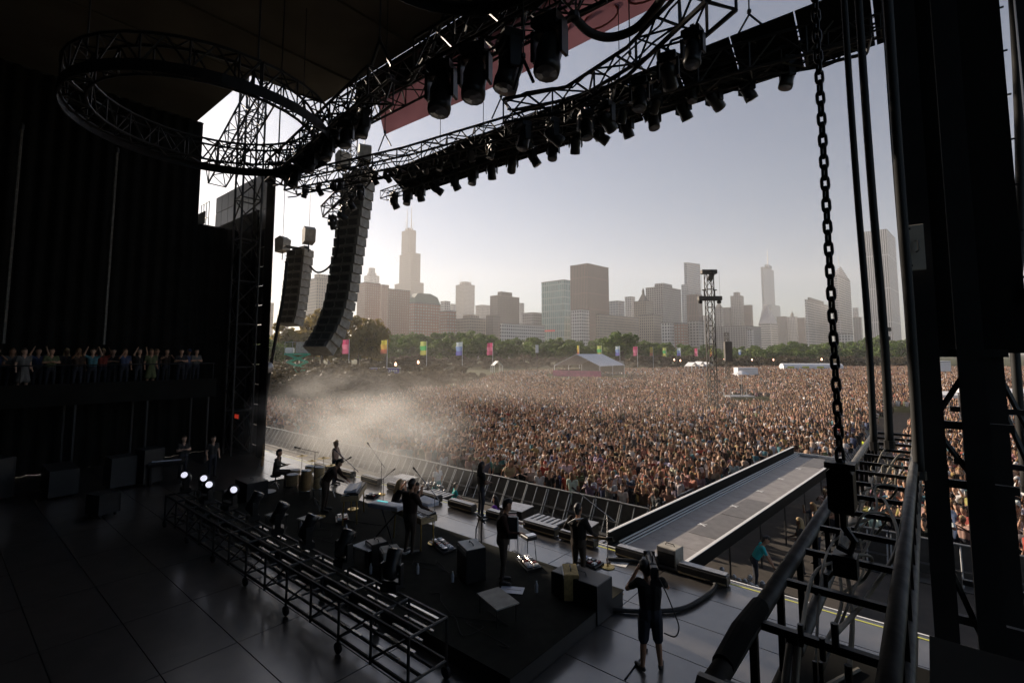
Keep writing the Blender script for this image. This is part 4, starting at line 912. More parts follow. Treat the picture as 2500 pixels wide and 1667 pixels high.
for p, q in (((-.3, -.34, 4.6), (.05, -.34, 5.25)), ((-.3, -.34, 4.5), (.05, -.34, 3.9)), ((.1, .5, 5.4), (.7, .5, 3.2)), ((.18, .52, 5.4), (.75, .52, 3.6)), ((-.3, -.3, 3.2), (.0, -.3, 2.3))):
    b = MB(); b.tube([p, q], .03, 6); b.build('brace', 'black_steel', tw)
b = MB(); b.box((.02, .25, 10.85), (.72, .5, 11.1)); b.build('cloth_cover', 'drape', tw)
b = MB(); b.box((.42, .3, 9.2), (.16, .4, 7.8)); b.build('cloth_flap', 'drape', tw)
for k in range(14):
    b = MB(); b.tube([(.5, .1, 5.6+k*.5), (.53, .1, 5.6+k*.5)], .012, 5); b.build('lacing_eye', 'black_steel', tw)
b = MB(); b.box((.62, .1, 6.0), (.12, .2, .28), RY(.4)); b.build('lamp_bracket', 'black_steel', tw)
t = sthing('case_lid', 'pale panel with a black handle strapped to the cable tower', 'case lid', *(lambda q: (q[0], 6.6, q[1]))(atb(2240, 655, 6.6)))
b = MB(); b.box((0, 0, .22), (.14, .03, .48), bev=.006); b.build('board', 'case_pale', t); b = MB(); b.tube([(.0, -.02, .17), (.02, -.06, .18), (.02, -.06, .28), (.0, -.02, .29)], .009, 6); b.build('handle', 'black_plastic', t)
for z_ in (.03, .42): b = MB(); b.box((-.05, -.018, z_), (.03, .012, .018)); b.build('latch', 'black_steel', t)
slab('equipment_stack', 'black covered equipment under the foreground truss', 'equipment', -.1, 1.6, 1.6, 5.2, SZ, 5.0, 'drape')
for k_, (a0_, a1_, b0_, b1_, zt_, nm_) in enumerate(((-1.15, -.35, 4.4, 6.0, 4.3, 'tall left one'), (-.3, .25, 4.2, 6.6, 4.1, 'tall right one'), (-1.0, -.2, 6.1, 7.3, 3.6, 'far low one'), (-.15, .3, 6.8, 8.0, 3.2, 'far right one'))):
    t = sthing('equipment_rack', 'black cloth covered rack under the foreground truss, %s' % nm_, 'equipment rack', (a0_+a1_)/2, (b0_+b1_)/2, SZ, .03*k_, 'racks under the truss'); b = MB(); b.box((0, 0, (zt_-SZ)/2), (a1_-a0_, b1_-b0_, zt_-SZ), bev=.05); b.build('cloth_cover', 'drape', t); b = MB(); b.tube([(-.1, 0, zt_-SZ), (0, .2, zt_-SZ+.02), (.12, .5, zt_-SZ+.01)], .02, 6); b.build('strap', 'cable_grey', t)

# ---------------------------------------------------------------- viewing platform
vp = sthing('viewing_platform', 'dark raised platform with a railing along the far side of the stage', 'platform', -28.6, 3.0, SZ)
b = MB(); b.box((0, 0, 3.65), (2.6, 13.0, .16)); b.build('deck', 'black_steel', vp)
for k in range(6):
    for x_ in (-1.2, 1.2): b = MB(); b.tube([(x_, -6.3+k*2.5, 0), (x_, -6.3+k*2.5, 3.57)], .05, 6); b.build('leg', 'black_steel', vp)
b = MB(); b.tube([(1.27, -6.4, 4.8), (1.27, 6.4, 4.8)], .03, 6); b.build('handrail', 'black_steel', vp)
b = MB(); b.box((1.29, 0, 3.6), (.03, 13, .9)); b.build('front_cloth', 'drape', vp)
for k in range(14): b = MB(); b.tube([(1.27, -6.4+k*.98, 3.7), (1.27, -6.4+k*.98, 4.8)], .018, 5); b.build('baluster', 'black_steel', vp)
# ---------------------------------------------------------------- performers and crew
def person(label, a, b, z, rz, J=None, shirt=(.02, .02, .02), voxel=.015, world=False, skin=None, hair=None, trs=None, shoes=None, **kw):
    segs = skeleton(J, **kw); sl = list(SLOT)
    if skin: sl[0] = skin
    if trs: sl[2] = trs
    if shoes: sl[3] = shoes
    if hair: sl[4] = hair
    me = figure_mesh(segs, voxel, 'person_body', .6, sl); o = obj('person', me, None, S(a, b, z), RZ+rz); o.color = (*shirt, 1)
    return tag(o, label, 'person')
mat('hair_dark', (.014, .01, .008), .5); mat('hair_blond', (.36, .25, .12), .5); mat('skin_warm', (.4, .22, .14), .5, spec=.35); mat('jeans', (.03, .035, .05), .85); mat('brown_cloth', (.05, .035, .025), .85); mat('teal_cloth', (.03, .3, .33), .8)
RIS = SZ+.302
SEAT = dict(pel=(0, 0, .58), che=(0, .05, .9), nek=(0, .07, 1.1), hed=(0, .1, 1.27), sL=(-.19, .06, 1.05), sR=(.19, .06, 1.05), hL=(-.1, .02, .56), hR=(.1, .02, .56), kL=(-.2, .42, .55), kR=(.2, .42, .55), aL=(-.2, .38, .1), aR=(.2, .4, .1), tL=(-.22, .56, .04), tR=(.22, .58, .04))
person('curly haired drummer in a dark shirt sitting at the drums', -18.9, 8.75, RIS, -.75, {**SEAT, 'eL': (-.34, .02, .82), 'wL': (-.2, .25, .8), 'eR': (.3, .15, .8), 'wR': (.2, .42, .86)}, (.06, .055, .045), sleeve='long', skin='skin_warm', hair='hair_dark', trs='brown_cloth', fat=.95)
t = sthing('drum_stool', 'round black drum stool under the drummer', 'stool', -18.9, 8.75, RIS); b = MB(); b.lathe([(.17, .4), (.18, .42), (.18, .465), (.15, .48)], 14); b.build('seat', 'black_plastic', t); b = MB(); b.tube([(0, 0, .1), (0, 0, .4)], .025, 6); b.build('post', 'chrome', t)
for k in range(3): b = MB(); b.tube([(0, 0, .22), (.26*math.cos(k*2.1), .26*math.sin(k*2.1), .01)], .012, 5); b.build('leg', 'chrome', t)
person('keyboard player in a dark shirt bending over the wooden electric piano', -14.9, 8.5, RIS, -.85, dict(che=(0, .18, 1.22), nek=(0, .32, 1.37), hed=(0, .42, 1.5), sL=(-.19, .28, 1.32), sR=(.19, .28, 1.32), eL=(-.26, .42, 1.05), wL=(-.16, .62, .95), eR=(.26, .42, 1.05), wR=(.16, .62, .95)), (.035, .02, .016), sleeve='long', skin='skin_warm', hair='hair_dark', trs='brown_cloth', fat=1.25)
person('slim musician lost in the smoke at the far front of the stage', -18.6, 11.0, SZ, -.9, dict(eL=(-.24, .1, 1.15), wL=(0, .28, 1.08), eR=(.26, .05, 1.12), wR=(.1, .26, .98)), (.35, .25, .2), sleeve='long')
person('tall keyboard player in dark clothes seen from behind at two keyboards', -10.2, 8.15, RIS, .08, dict(hed=(.01, .04, 1.68), nek=(0, .02, 1.5), eL=(-.36, .1, 1.18), wL=(-.52, .3, 1.0), eR=(.3, .1, 1.16), wR=(.3, .36, 1.02), kL=(-.1, .03, .52), kR=(.1, .03, .52)), (.03, .017, .014), sleeve='long', skin='skin_warm', hair='hair_dark', trs='brown_cloth', fat=1.25)
person('bearded musician in profile looking down at his accordion', -7.35, 8.45, RIS, -.85, dict(nek=(0, .04, 1.5), hed=(0, .1, 1.66), face=(0, .85, -.5), eL=(-.3, .1, 1.18), wL=(-.2, .34, 1.2), eR=(.3, .1, 1.16), wR=(.2, .34, 1.12)), (.03, .012, .008), sleeve='long', skin='skin_warm', hair='hair_dark', trs='brown_cloth', fat=1.28)
person('guitarist with dark curly hair facing the crowd, seen from behind', -6.45, 10.1, SZ, .0, dict(eL=(-.36, -.04, 1.17), wL=(-.2, .2, 1.05), eR=(.35, .02, 1.18), wR=(.32, .3, 1.03), hed=(-.02, .03, 1.64)), (.02, .016, .016), skin='skin_warm', hair='hair_dark', trs='brown_cloth', sleeve='long', fat=1.2)
person('woman with long dark hair standing at the stage lip', -11.3, 11.9, SZ, -.4, dict(wL=(-.1, .26, 1.1), wR=(.12, .26, 1.1), eL=(-.25, .05, 1.13), eR=(.25, .05, 1.13)), (.02, .02, .022), long_hair=True, hair='hair_dark', fat=.92)
CROU = dict(pel=(0, 0, .4), che=(0, .1, .68), nek=(0, .14, .86), hed=(0, .18, 1.02), sL=(-.18, .13, .8), sR=(.18, .13, .8), hL=(-.1, 0, .38), hR=(.1, 0, .38), kL=(-.18, .36, .4), kR=(.18, .2, .08), aL=(-.18, .3, .09), aR=(.18, -.16, .08), tL=(-.18, .46, .04), tR=(.18, -.3, .05), eL=(-.26, .3, .74), wL=(-.06, .36, .96), eR=(.26, .3, .74), wR=(.06, .36, .96))
person('photographer with long blond hair crouching before the riser', -13.6, 10.2, SZ, -.3, CROU, (.02, .02, .02), long_hair=True, hair='hair_blond', fat=.92)
person('dark haired photographer with raised camera crouching before the riser', -12.95, 10.35, SZ, -.9, CROU, (.02, .02, .02), hair='hair_dark', skin='skin_warm')
person('camera operator in black shorts filming from the shoulder, seen from behind', -3.82, 8.2, SZ, .55, dict(nek=(-.02, .02, 1.47), hed=(-.06, .05, 1.62), sR=(.2, .02, 1.43), eL=(-.36, .2, 1.2), wL=(-.17, .36, 1.46), eR=(.32, .22, 1.26), wR=(.08, .34, 1.44), aL=(-.15, -.06, .09), tL=(-.24, .1, .035), aR=(.15, .02, .09), tR=(.2, .2, .035), kL=(-.12, 0, .5), kR=(.12, .04, .5)), (.012, .012, .012), legs='shorts', skin='skin_warm', hair='hair_dark', trs='trousers', fat=1.12, voxel=.013)
t = sthing('video_camera', 'black shoulder video camera held by the operator', 'video camera', -3.82, 8.2, SZ+1.6, .55)
b = MB(); b.box((.06, .12, .06), (.12, .36, .17), bev=.015); b.build('body', 'black_plastic', t); b = MB(); b.lathe([(.05, 0), (.06, .1), (.075, .16), (.085, .22)], 12, (.06, .3, .06), RX(-math.pi/2)); b.build('zoom_lens', 'black_plastic', t)
b = MB(); b.box((.06, .5, .06), (.2, .02, .16)); b.build('matte_box', 'black_plastic', t); b = MB(); b.box((.06, -.14, .04), (.13, .16, .2), bev=.02); b.build('battery', 'black_plastic', t); b = MB(); b.box((-.06, .2, .09), (.06, .16, .06)); b.build('viewfinder', 'black_plastic', t); b = MB(); b.tube([(.06, .02, .15), (.06, .06, .22), (.06, .26, .22), (.06, .3, .15)], .014, 6); b.build('handle', 'black_plastic', t)
def L2(a0, b0, z0, rz, p): c, s = math.cos(rz), math.sin(rz); return (a0+p[0]*c-p[1]*s, b0+p[0]*s+p[1]*c, z0+p[2])
cable('camera_cable', 'thin cable looping from the video camera to the operator', [L2(-3.82, 8.2, SZ, .55, p) for p in ((.1, -.24, 1.62), (.22, -.26, 1.4), (.34, -.26, 1.1), (.42, -.25, .85), (.36, -.22, .68), (.2, -.14, .68))], .011)
cable('floor_cable', 'thin cable on the deck behind the operator', [(*sonz(x, y), SZ+.012) for x, y in ((1580, 1590), (1555, 1620), (1525, 1660))], .01)
cable('floor_cable', 'thick black cable snake curving across the deck by the operator', [(*sonz(x, y), SZ+.05) for x, y in ((1440, 1502), (1480, 1494), (1560, 1498), (1660, 1492), (1720, 1462), (1745, 1438), (1735, 1425), (1640, 1395), (1560, 1375), (1480, 1370))], .045)
# people in the pit
ARM = dict(wL=(-.1, .3, 1.1), wR=(.1, .3, 1.1), eL=(-.25, .1, 1.12), eR=(.25, .1, 1.12))
person('steward in a bright teal shirt bending beside the runway', -4.35, 16.7, 0, -1.2, dict(che=(0, .16, 1.22), nek=(0, .25, 1.4), hed=(0, .34, 1.54), face=(.3, .9, -.3), sL=(-.19, .22, 1.34), sR=(.19, .22, 1.34), eL=(-.26, .36, 1.1), wL=(-.2, .48, .9), eR=(.25, .34, 1.1), wR=(.2, .46, .9)), (.03, .42, .46), skin='skin_warm', hair='hair_dark', voxel=.02)
person('steward in a teal shirt sitting in the pit beside the bulb cluster', -16.6, 15.7, 0, -.6, {**SEAT, 'eL': (-.3, .15, .8), 'wL': (-.15, .35, .65), 'eR': (.3, .15, .8), 'wR': (.15, .35, .65)}, (.03, .4, .4), hair='hair_dark', voxel=.02)
t = sthing('pit_stool', 'low black box seat under the teal steward', 'stool', -16.6, 15.7, 0); b = MB(); b.box((0, 0, .22), (.4, .4, .44), bev=.02); b.build('body', 'black_plastic', t); b = MB(); b.box((0, 0, .455), (.38, .38, .03)); b.build('pad', 'rubber', t)
person('man in a white tank top walking in the pit', -18.6, 16.5, 0, 1.4, dict(kL=(-.1, .2, .52), aL=(-.1, .12, .1), tL=(-.1, .3, .05), kR=(.1, -.06, .5), aR=(.1, -.3, .12), tR=(.1, -.12, .04)), (.7, .7, .72), hair='hair_dark', voxel=.02, trs='teal_cloth', legs='shorts')
person('steward in a teal shirt facing the crowd left of the runway', -7.75, 17.5, 0, .1, ARM, (.04, .35, .33), hair='hair_dark', voxel=.02)
person('man in a white shirt and cap leaning beside the runway wall', -7.55, 16.3, 0, -.2, ARM, (.6, .6, .62), hair='hair_dark', voxel=.02, cap=True)
person('woman in a purple top reaching out in the pit', -12.9, 14.4, 0, 1.9, dict(eL=(-.3, .15, 1.25), wL=(-.35, .4, 1.2)), (.22, .06, .4), long_hair=True, hair='hair_dark', voxel=.02)
person('security guard in a neon yellow shirt walking in the lane', -3.3, 39.6, 0, 2.6, None, (.6, .7, .05), hair='hair_dark', voxel=.022)
person('security guard in a neon green shirt standing in the pit right of the runway', -3.55, 27.0, 0, 1.7, ARM, (.5, .7, .06), hair='hair_dark', voxel=.022)
person('security guard in a teal shirt at the end of the runway', -3.9, 31.3, 0, 1.2, None, (.04, .42, .55), hair='hair_dark', voxel=.022)
for k, (a, b_, c_, w_) in enumerate(((-3.5, 19.0, (.03, .03, .03), 'black top leaning on the right pit rail'), (-3.2, 20.0, (.4, .3, .2), 'tan top behind the right pit rail'), (-3.45, 21.2, (.05, .05, .06), 'dark grey top at the right pit rail'), (-3.1, 22.4, (.3, .22, .16), 'beige top at the right pit rail'), (-3.4, 23.6, (.5, .36, .3), 'peach top at the right pit rail'), (-3.1, 24.8, (.06, .07, .1), 'navy top at the right pit rail'))):
    me, word = CM[(1, 5, 3, 1, 7, 0)[k]]; o = obj('person', me, None, S(a, b_, 0), RZ+1.9+.2*k); o.color = (*c_, 1); tag(o, 'spectator in a %s' % w_, 'person', 'people at the right pit rail')
for k in range(30):
    bb = -3.2+k*.415+random.uniform(-.1, .1); me, word = CM[random.randrange(len(CM))]; i = random.choice([2, 3, 3, 4, 7, 8, 12, 14, 14, 5]); o = obj('person', me, None, S(-27.75-random.choice([0, 0, .5]), bb, SZ+3.73), RZ-math.pi/2+random.uniform(-.4, .4)); o.color = (*SH[i], 1)  # tops kept dark to stand in for the platform's shade
    tag(o, 'guest in a %s top darkened for shade on the viewing platform, %s from the left' % (SN[i], nth(k+1)), 'person', 'guests on the viewing platform')
for k, (a, b_, c_) in enumerate(((-24.6, 7.4, 'at the lit desk'), (-23.6, 8.2, 'near the far tower'))): o = obj('person', CM[5*(k == 0)][0], None, S(a, b_, SZ), RZ-1.4); o.color = (.03, .03, .03, 1); tag(o, 'crew member in black standing in the dark wing %s' % c_, 'person')

# ---------------------------------------------------------------- instruments
def drum(name, label, a, b_, z, r, h, m, head=True, tilt=0, legs=3, rz=0):
    t = sthing(name, label, 'drum', a, b_, RIS, rz); rot = RX(tilt)
    q = MB(); q.lathe([(r, z), (r*1.01, z+h*.5), (r, z+h)], 18, rot=rot); q.build('shell', m, t, smooth=False); q = MB(); q.lathe([(r*.96, z+h+.002), (r*.9, z+h+.012), (.01, z+h+.012)], 18, rot=rot); q.build('drumhead', 'white', t)
    for zz in (z+.01, z+h-.01): q = MB(); q.lathe([(r*1.03, zz-.015), (r*1.05, zz), (r*1.03, zz+.015)], 18, rot=rot, cap=False); q.build('hoop', 'chrome', t)
    for k in range(legs): c_, s_ = math.cos(k*2.094+.4), math.sin(k*2.094+.4); q = MB(); q.tube([(r*1.03*c_, r*1.03*s_, z+h*.3), (r*1.25*c_, r*1.25*s_, .01)], .01, 5); q.build('leg', 'chrome', t)
    return t
drum('floor_tom', 'wooden floor tom with a white head beside the drummer', -17.6, 8.75, .28, .21, .4, 'wood_pale'); drum('snare_drum', 'snare drum in front of the drummer', -18.3, 9.2, .52, .18, .14, 'wood_pale'); drum('rack_tom', 'wooden rack tom on the drum set', -17.7, 9.45, .6, .17, .24, 'wood_pale')
drum('conga', 'tall wooden conga right of the drum set', -16.9, 8.9, .2, .17, .7, 'wood', legs=3); drum('conga', 'second wooden conga behind the floor tom', -16.85, 9.35, .2, .18, .75, 'wood_pale', legs=3)
t = sthing('bass_drum', 'bass drum lying on its side in the drum set', 'drum', -17.75, 9.3, RIS); q = MB(); q.lathe([(.28, -.2), (.285, 0), (.28, .2)], 20, (0, 0, .29), RX(math.pi/2)); q.build('shell', 'wood_pale', t); q = MB(); q.lathe([(.27, -.205), (.01, -.21)], 20, (0, 0, .29), RX(math.pi/2)); q.build('drumhead', 'white', t)
for s_ in (-1, 1): q = MB(); q.tube([(s_*.22, .1, .15), (s_*.38, .16, .01)], .012, 5); q.build('spur', 'chrome', t)
for k, (a, b_, h, tl, r) in enumerate(((-18.9, 9.75, 1.0, .2, .21), (-17.2, 9.7, 1.15, -.25, .23), (-16.3, 9.5, 1.05, .3, .2), (-18.4, 9.9, .85, .05, .17))):
    t = sthing('cymbal', 'cymbal on a thin stand over the drum set, %s from the left' % ordn[[0, 2, 3, 1][k]], 'cymbal', a, b_, RIS, 0, 'cymbals'); q = MB(); q.lathe([(r, h), (r*.3, h+.02), (r*.15, h+.045), (.01, h+.05)], 18, rot=None); o_ = q.build('plate', 'brass', t); q = MB(); q.tube([(0, 0, .25), (0, 0, h)], .01, 5); q.build('post', 'chrome', t)
    for j in range(3): q = MB(); q.tube([(0, 0, .4), (.28*math.cos(j*2.1), .28*math.sin(j*2.1), .01)], .009, 5); q.build('leg', 'chrome', t)
t = sthing('stage_plate', 'round pale cymbal lying on the riser by the drummer', 'cymbal', *sonz(652, 1201, RIS), RIS); q = MB(); q.lathe([(.3, .02), (.29, .03), (.08, .04), (.05, .06), (.01, .06)], 20); q.build('plate', 'white', t); q = MB(); q.lathe([(.1, 0), (.1, .02)], 12); q.build('pad', 'rubber', t)
def keyboard(label, px, z, wd, dp, m, rz, extra=None, legs=True):
    a, b_ = sonz(*px, RIS+z); t = sthing('keyboard', label, 'keyboard', a, b_, RIS, rz)
    q = MB(); q.box((0, 0, z-.08), (wd, dp, .16), bev=.012); bd = q.build('case', m, t); q = MB(); q.box((0, -dp*.2, z+.006), (wd*.9, dp*.4, .018)); q.build('keys', 'white', bd)
    q = MB()
    for i in range(int(wd/.055)):
        if i % 7 in (0, 3): continue
        q.box((-wd*.44+i*.05*wd/1.15, -dp*.14, z+.022), (.016, dp*.22, .016))
    tag(q.build('black_keys', 'black_plastic', bd), kind='stuff')
    q = MB(); q.box((0, dp*.22, z+.02), (wd*.96, dp*.5, .06), RX(.12)); q.build('control_panel', 'black_plastic', t)
    if legs:
        for sx in (-1, 1):
            for sy in (-1, 1): q = MB(); q.tube([(sx*wd*.43, sy*dp*.36, z-.16), (sx*wd*.45, sy*dp*.4, 0)], .02, 6); q.build('leg', 'chrome' if m != 'wood_pale' else 'brass', t)
    return t, a, b_
t, a, b_ = keyboard('wooden electric piano on thin legs under the bending player', (865, 1195), .84, 1.35, .5, 'wood_pale', -.75)
c_, s_ = math.cos(-.75), math.sin(-.75)
t2 = sthing('synthesizer', 'pale blue synthesizer lying on the wooden electric piano', 'keyboard', a+.15*c_, b_+.15*s_, RIS+.905, -.75); q = MB(); q.prism([(-.2, 0), (.16, 0), (.16, .12), (.02, .06), (-.2, .04)], 'x', -.42, .42); q.build('case', 'key_top', t2); q = MB(); q.box((0, -.12, .05), (.78, .13, .014)); q.build('keys', 'white', t2)
t, a, b_ = keyboard('black stage piano with a wooden edge in front of the tall player', (1010, 1245), .82, 1.45, .5, 'wood_pale', -.1)
t2 = sthing('synthesizer', 'silver synthesizer with lit buttons on the left stand', 'keyboard', *sonz(945, 1228, RIS+.98), RIS+.86, .25); q = MB(); q.box((0, 0, .06), (1.0, .38, .1), bev=.01); q.build('case', 'key_top', t2); q = MB(); q.box((0, -.08, .115), (.9, .16, .012)); q.build('keys', 'white', t2); q = MB()
for i in range(8): q.box((-.4+i*.045, .1, .116), (.03, .05, .01))
tag(q.build('lit_buttons', 'lit_cyan' if 'lit_cyan' in M else mat('lit_cyan', (.2, .7, .7), .4, emit=((.2, .9, .9), .35)) and 'lit_cyan', t2), kind='stuff')
for s_ in (-1, 1): q = MB(); q.tube([(s_*.35, -.15, -.86), (-s_*.35, .15, .0)], .02, 6); q.build('stand_leg', 'black_steel', t2)
t2 = sthing('synthesizer', 'small pale synthesizer on the right end of the stage piano', 'keyboard', *sonz(1040, 1222, RIS+.95), RIS+.87, -.1); q = MB(); q.prism([(-.18, 0), (.18, 0), (.18, .12), (-.18, .05)], 'x', -.35, .35); q.build('case', 'key_top', t2); q = MB(); q.box((0, -.08, .085), (.62, .13, .012), RX(.18)); q.build('keys', 'white', t2)
# pedal steel guitar
t = sthing('pedal_steel_guitar', 'black pedal steel guitar on thin legs behind the accordion player', 'steel guitar', *sonz(1275, 1300, SZ+.75), SZ, -.35)
q = MB(); q.box((0, 0, .75), (.95, .28, .09), bev=.01); q.build('body', 'black_plastic', t); q = MB(); q.box((.4, 0, .81), (.16, .24, .04)); q.build('keyhead', 'chrome', t)
for sx in (-1, 1):
    for sy in (-1, 1): q = MB(); q.tube([(sx*.42, sy*.1, .7), (sx*.47, sy*.15, 0)], .015, 6); q.build('leg', 'chrome', t)
for k in range(9): q = MB(); q.tube([(-.34+k*.07, 0, .7), (-.34+k*.07, .02, .16)], .005, 4); q.build('pedal_rod', 'steel', t)
q = MB(); q.box((-.05, 0, .15), (.8, .1, .04)); q.build('pedal_bar', 'black_plastic', t)
# accordion and guitar
t = sthing('accordion', 'black and red accordion on the chest of the bearded musician', 'accordion', -7.35+.21*.75, 8.45+.21*.66, RIS+1.0, -.85)
q = MB(); q.box((-.17, 0, .22), (.1, .2, .46), bev=.01); q.build('bass_case', 'black_plastic', t); q = MB()
for k in range(8): q.box((-.1+k*.025, 0, .22), (.014, .2 if k % 2 else .17, .43))
tag(q.build('bellows', 'guitar_red', t), kind='stuff'); q = MB(); q.box((.15, 0, .22), (.1, .2, .46), bev=.01); q.build('treble_case', 'black_plastic', t); q = MB(); q.box((.16, .11, .22), (.05, .03, .42)); q.build('keys', 'white', t)
t = sthing('electric_guitar', 'electric guitar slung on the guitarist, neck pointing right', 'guitar', -6.45, 10.1+.22, SZ+.98, 0)
q = MB(); q.prism([(-.32, -.1), (-.26, -.17), (-.1, -.14), (.02, -.17), (.08, -.05), (.1, .03), (.0, .1), (-.12, .08), (-.26, .15), (-.34, .06)], 'y', -.02, .03); q.build('body', 'wood_pale', t); q = MB(); q.box((.35, 0, .05), (.6, .025, .055), RY(-.12)); q.build('neck', 'wood', t); q = MB(); q.box((.7, 0, .1), (.16, .02, .08), RY(-.25)); q.build('headstock', 'black_plastic', t); q = MB(); q.tube([(-.3, -.0, .1), (-.2, -.35, .35), (.0, -.36, .48), (.12, -.2, .48), (.2, .0, .2)], .02, 5); q.build('strap', 'white', t)
t = sthing('guitar_on_stand', 'guitar standing on the floor at the far left of the stage', 'guitar', *sonz(640, 1142), SZ, -.5); q = MB(); q.prism([(-.16, .1), (.16, .1), (.18, .25), (.1, .36), (.13, .5), (0, .56), (-.13, .5), (-.1, .36), (-.18, .25)], 'y', -.03, .04); q.build('body', 'wood', t); q = MB(); q.box((0, .01, .82), (.05, .03, .56)); q.build('neck', 'wood', t); q = MB(); q.box((0, .01, 1.15), (.08, .02, .16)); q.build('headstock', 'black_plastic', t)
for s_ in (-1, 1): q = MB(); q.tube([(0, -.05, .55), (s_*.22, -.2, 0)], .012, 5); q.build('stand_leg', 'black_steel', t)
# microphone stands
def mic(label, px, z0, h, boom=None, round_base=True, m='chrome'):
    a, b_ = sonz(*px, z0); t = sthing('microphone_stand', label, 'microphone stand', a, b_, z0, 0)
    if round_base: q = MB(); q.lathe([(.17, 0), (.17, .02), (.05, .035), (.02, .06)], 18); q.build('base', 'brass' if m == 'chrome' else 'black_steel', t)
    else:
        for k in range(3): q = MB(); q.tube([(0, 0, .25), (.3*math.cos(k*2.1), .3*math.sin(k*2.1), .01)], .011, 5); q.build('leg', 'black_steel', t)
    q = MB(); q.tube([(0, 0, .02), (0, 0, h)], .012, 6); q.build('pole', m, t); e = Vector((0, 0, h))
    if boom: e = Vector(boom)+Vector((0, 0, h)); q = MB(); q.tube([Vector((0, 0, h))-Vector(boom)*.25, e], .01, 6); q.build('boom', m, t); d = Vector(boom).normalized()
    else: d = Vector((0, -.5, .3)).normalized()
    q = MB(); q.tube([e, e+d*.12], .018, 7); q.tube([e+d*.12, e+d*.19], [.03, .024], 7); q.build('microphone', 'black_plastic', t); return t
mic('chrome boom microphone on a round brass base right of the guitarist', (1484, 1384), SZ, 1.25, (-.7, -.25, .5)); mic('tall black microphone boom over the drum set', (765, 1232), RIS, 1.72, (-.35, -.35, .12), False, 'black_steel')
mic('chrome boom microphone angled to the bending player', (780, 1262), RIS, 1.25, (.75, .4, .5)); mic('second boom microphone at the wooden electric piano', (862, 1243), RIS, 1.3, (-.7, -.2, .45)); mic('lone microphone stand on the empty front deck', (930, 1207), SZ, 1.15, (-.8, .0, .55)); mic('boom microphone bending to the tall keyboard player', (1060, 1326), RIS, 1.25, (-.62, -.1, .5)); mic('thin black stand left of the crouching photographers', (935, 1240), SZ, 1.0, (.3, .1, .25), False, 'black_steel')
# amplifiers, cases, boards
def ampl(label, px, z, sz, m='black_plastic', rz=0, grille=True, name='amplifier', cat='amplifier', top=None):
    a, b_ = sonz(*px, z); t = sthing(name, label, cat, a, b_, z, rz); w_, d_, h_ = sz
    q = MB(); q.box((0, 0, h_/2), sz, bev=.015); q.build('cabinet', m, t)
    if grille: q = MB(); q.box((0, -d_/2-.008, h_*.42), (w_*.88, .014, h_*.68)); q.build('grille', 'rubber', t); q = MB(); q.box((0, -d_/2-.006, h_*.88), (w_*.88, .012, h_*.14)); q.build('control_panel', 'steel', t)
    q = MB(); q.tube([(-.12, 0, h_), (-.1, 0, h_+.05), (.1, 0, h_+.05), (.12, 0, h_)], .012, 5); q.build('handle', 'black_plastic', t)
    if top: q = MB(); q.box((0, 0, h_+.006), (w_*.96, d_*.96, .01)); q.build('top_sheet', top, t)
    return t
ampl('tweed covered combo amplifier in front of the guitarist', (1393, 1452), RIS, (.55, .3, .52), 'tweed', -.9); ampl('big black road case at the right end of the riser', (1420, 1492), RIS-.3, (1.1, .6, .75), 'black_plastic', 0, False, 'road_case', 'road case')
ampl('tall black amplifier left of the bearded musician', (1150, 1408), RIS, (.6, .45, .7), 'black_plastic', -.4, top='paper'); ampl('upright grey green amplifier behind the tall keyboard player', (952, 1398), RIS, (.42, .4, .55), 'speaker_grey', -.4); ampl('small black amplifier left of the grey green one', (918, 1372), RIS, (.4, .4, .5), 'black_plastic', -.2)
ampl('black floor monitor wedge at the foot of the runway', (1637, 1382), SZ, (.5, .4, .5), 'speaker_grey', -.1, True, 'floor_monitor', 'loudspeaker'); ampl('black equipment rack at the far corner of the riser', (612, 1235), RIS-.3, (1.0, .7, .9), 'black_plastic', 0, False, 'equipment_rack', 'rack')
def board(label, px, z, w_, d_, m='paper', rz=0, h=.0, name='paper_sheet', cat='paper', tilt=0):
    a, b_ = sonz(*px, z+h); t = sthing(name, label, cat, a, b_, z, rz)
    if h > .05:
        q = MB(); q.box((0, 0, h-.015), (w_, d_, .025), bev=.003); q.build('top', m, t)
        for sx in (-1, 1):
            for sy in (-1, 1): q = MB(); q.tube([(sx*w_*.42, sy*d_*.42, 0), (sx*w_*.42, sy*d_*.42, h-.03)], .012, 5); q.build('leg', 'black_steel', t)
    else: q = MB(); q.box((0, 0, .006), (w_, d_, .006)); q.build('sheet', m, t); q = MB(); q.box((w_*.1, 0, .0105), (w_*.6, d_*.04, .002)); q.build('printed_line', 'black_plastic', t)
    return t
board('set list sheet by the microphone base', (1512, 1376), SZ, .4, .28, rz=.2); board('white sheet on the riser behind the tall player', (982, 1346), RIS, .42, .3, rz=.3); board('blue white papers near the front low table', (1250, 1440), RIS, .5, .3, 'key_top', .5)
board('low table with a pale top near the camera side of the riser', (1215, 1458), RIS, .75, .5, 'speaker_grey', -.3, .35, 'side_table', 'table'); board('small low table with a pale top left of the amplifiers', (897, 1330), RIS, .6, .45, 'paper', .1, .4, 'side_table', 'table'); board('small low table by the bending player', (757, 1263), RIS, .55, .45, 'case_pale', .2, .3, 'side_table', 'table'); board('dim low table behind the drum set', (675, 1255), RIS, .55, .4, 'speaker_grey', .2, .25, 'side_table', 'table')
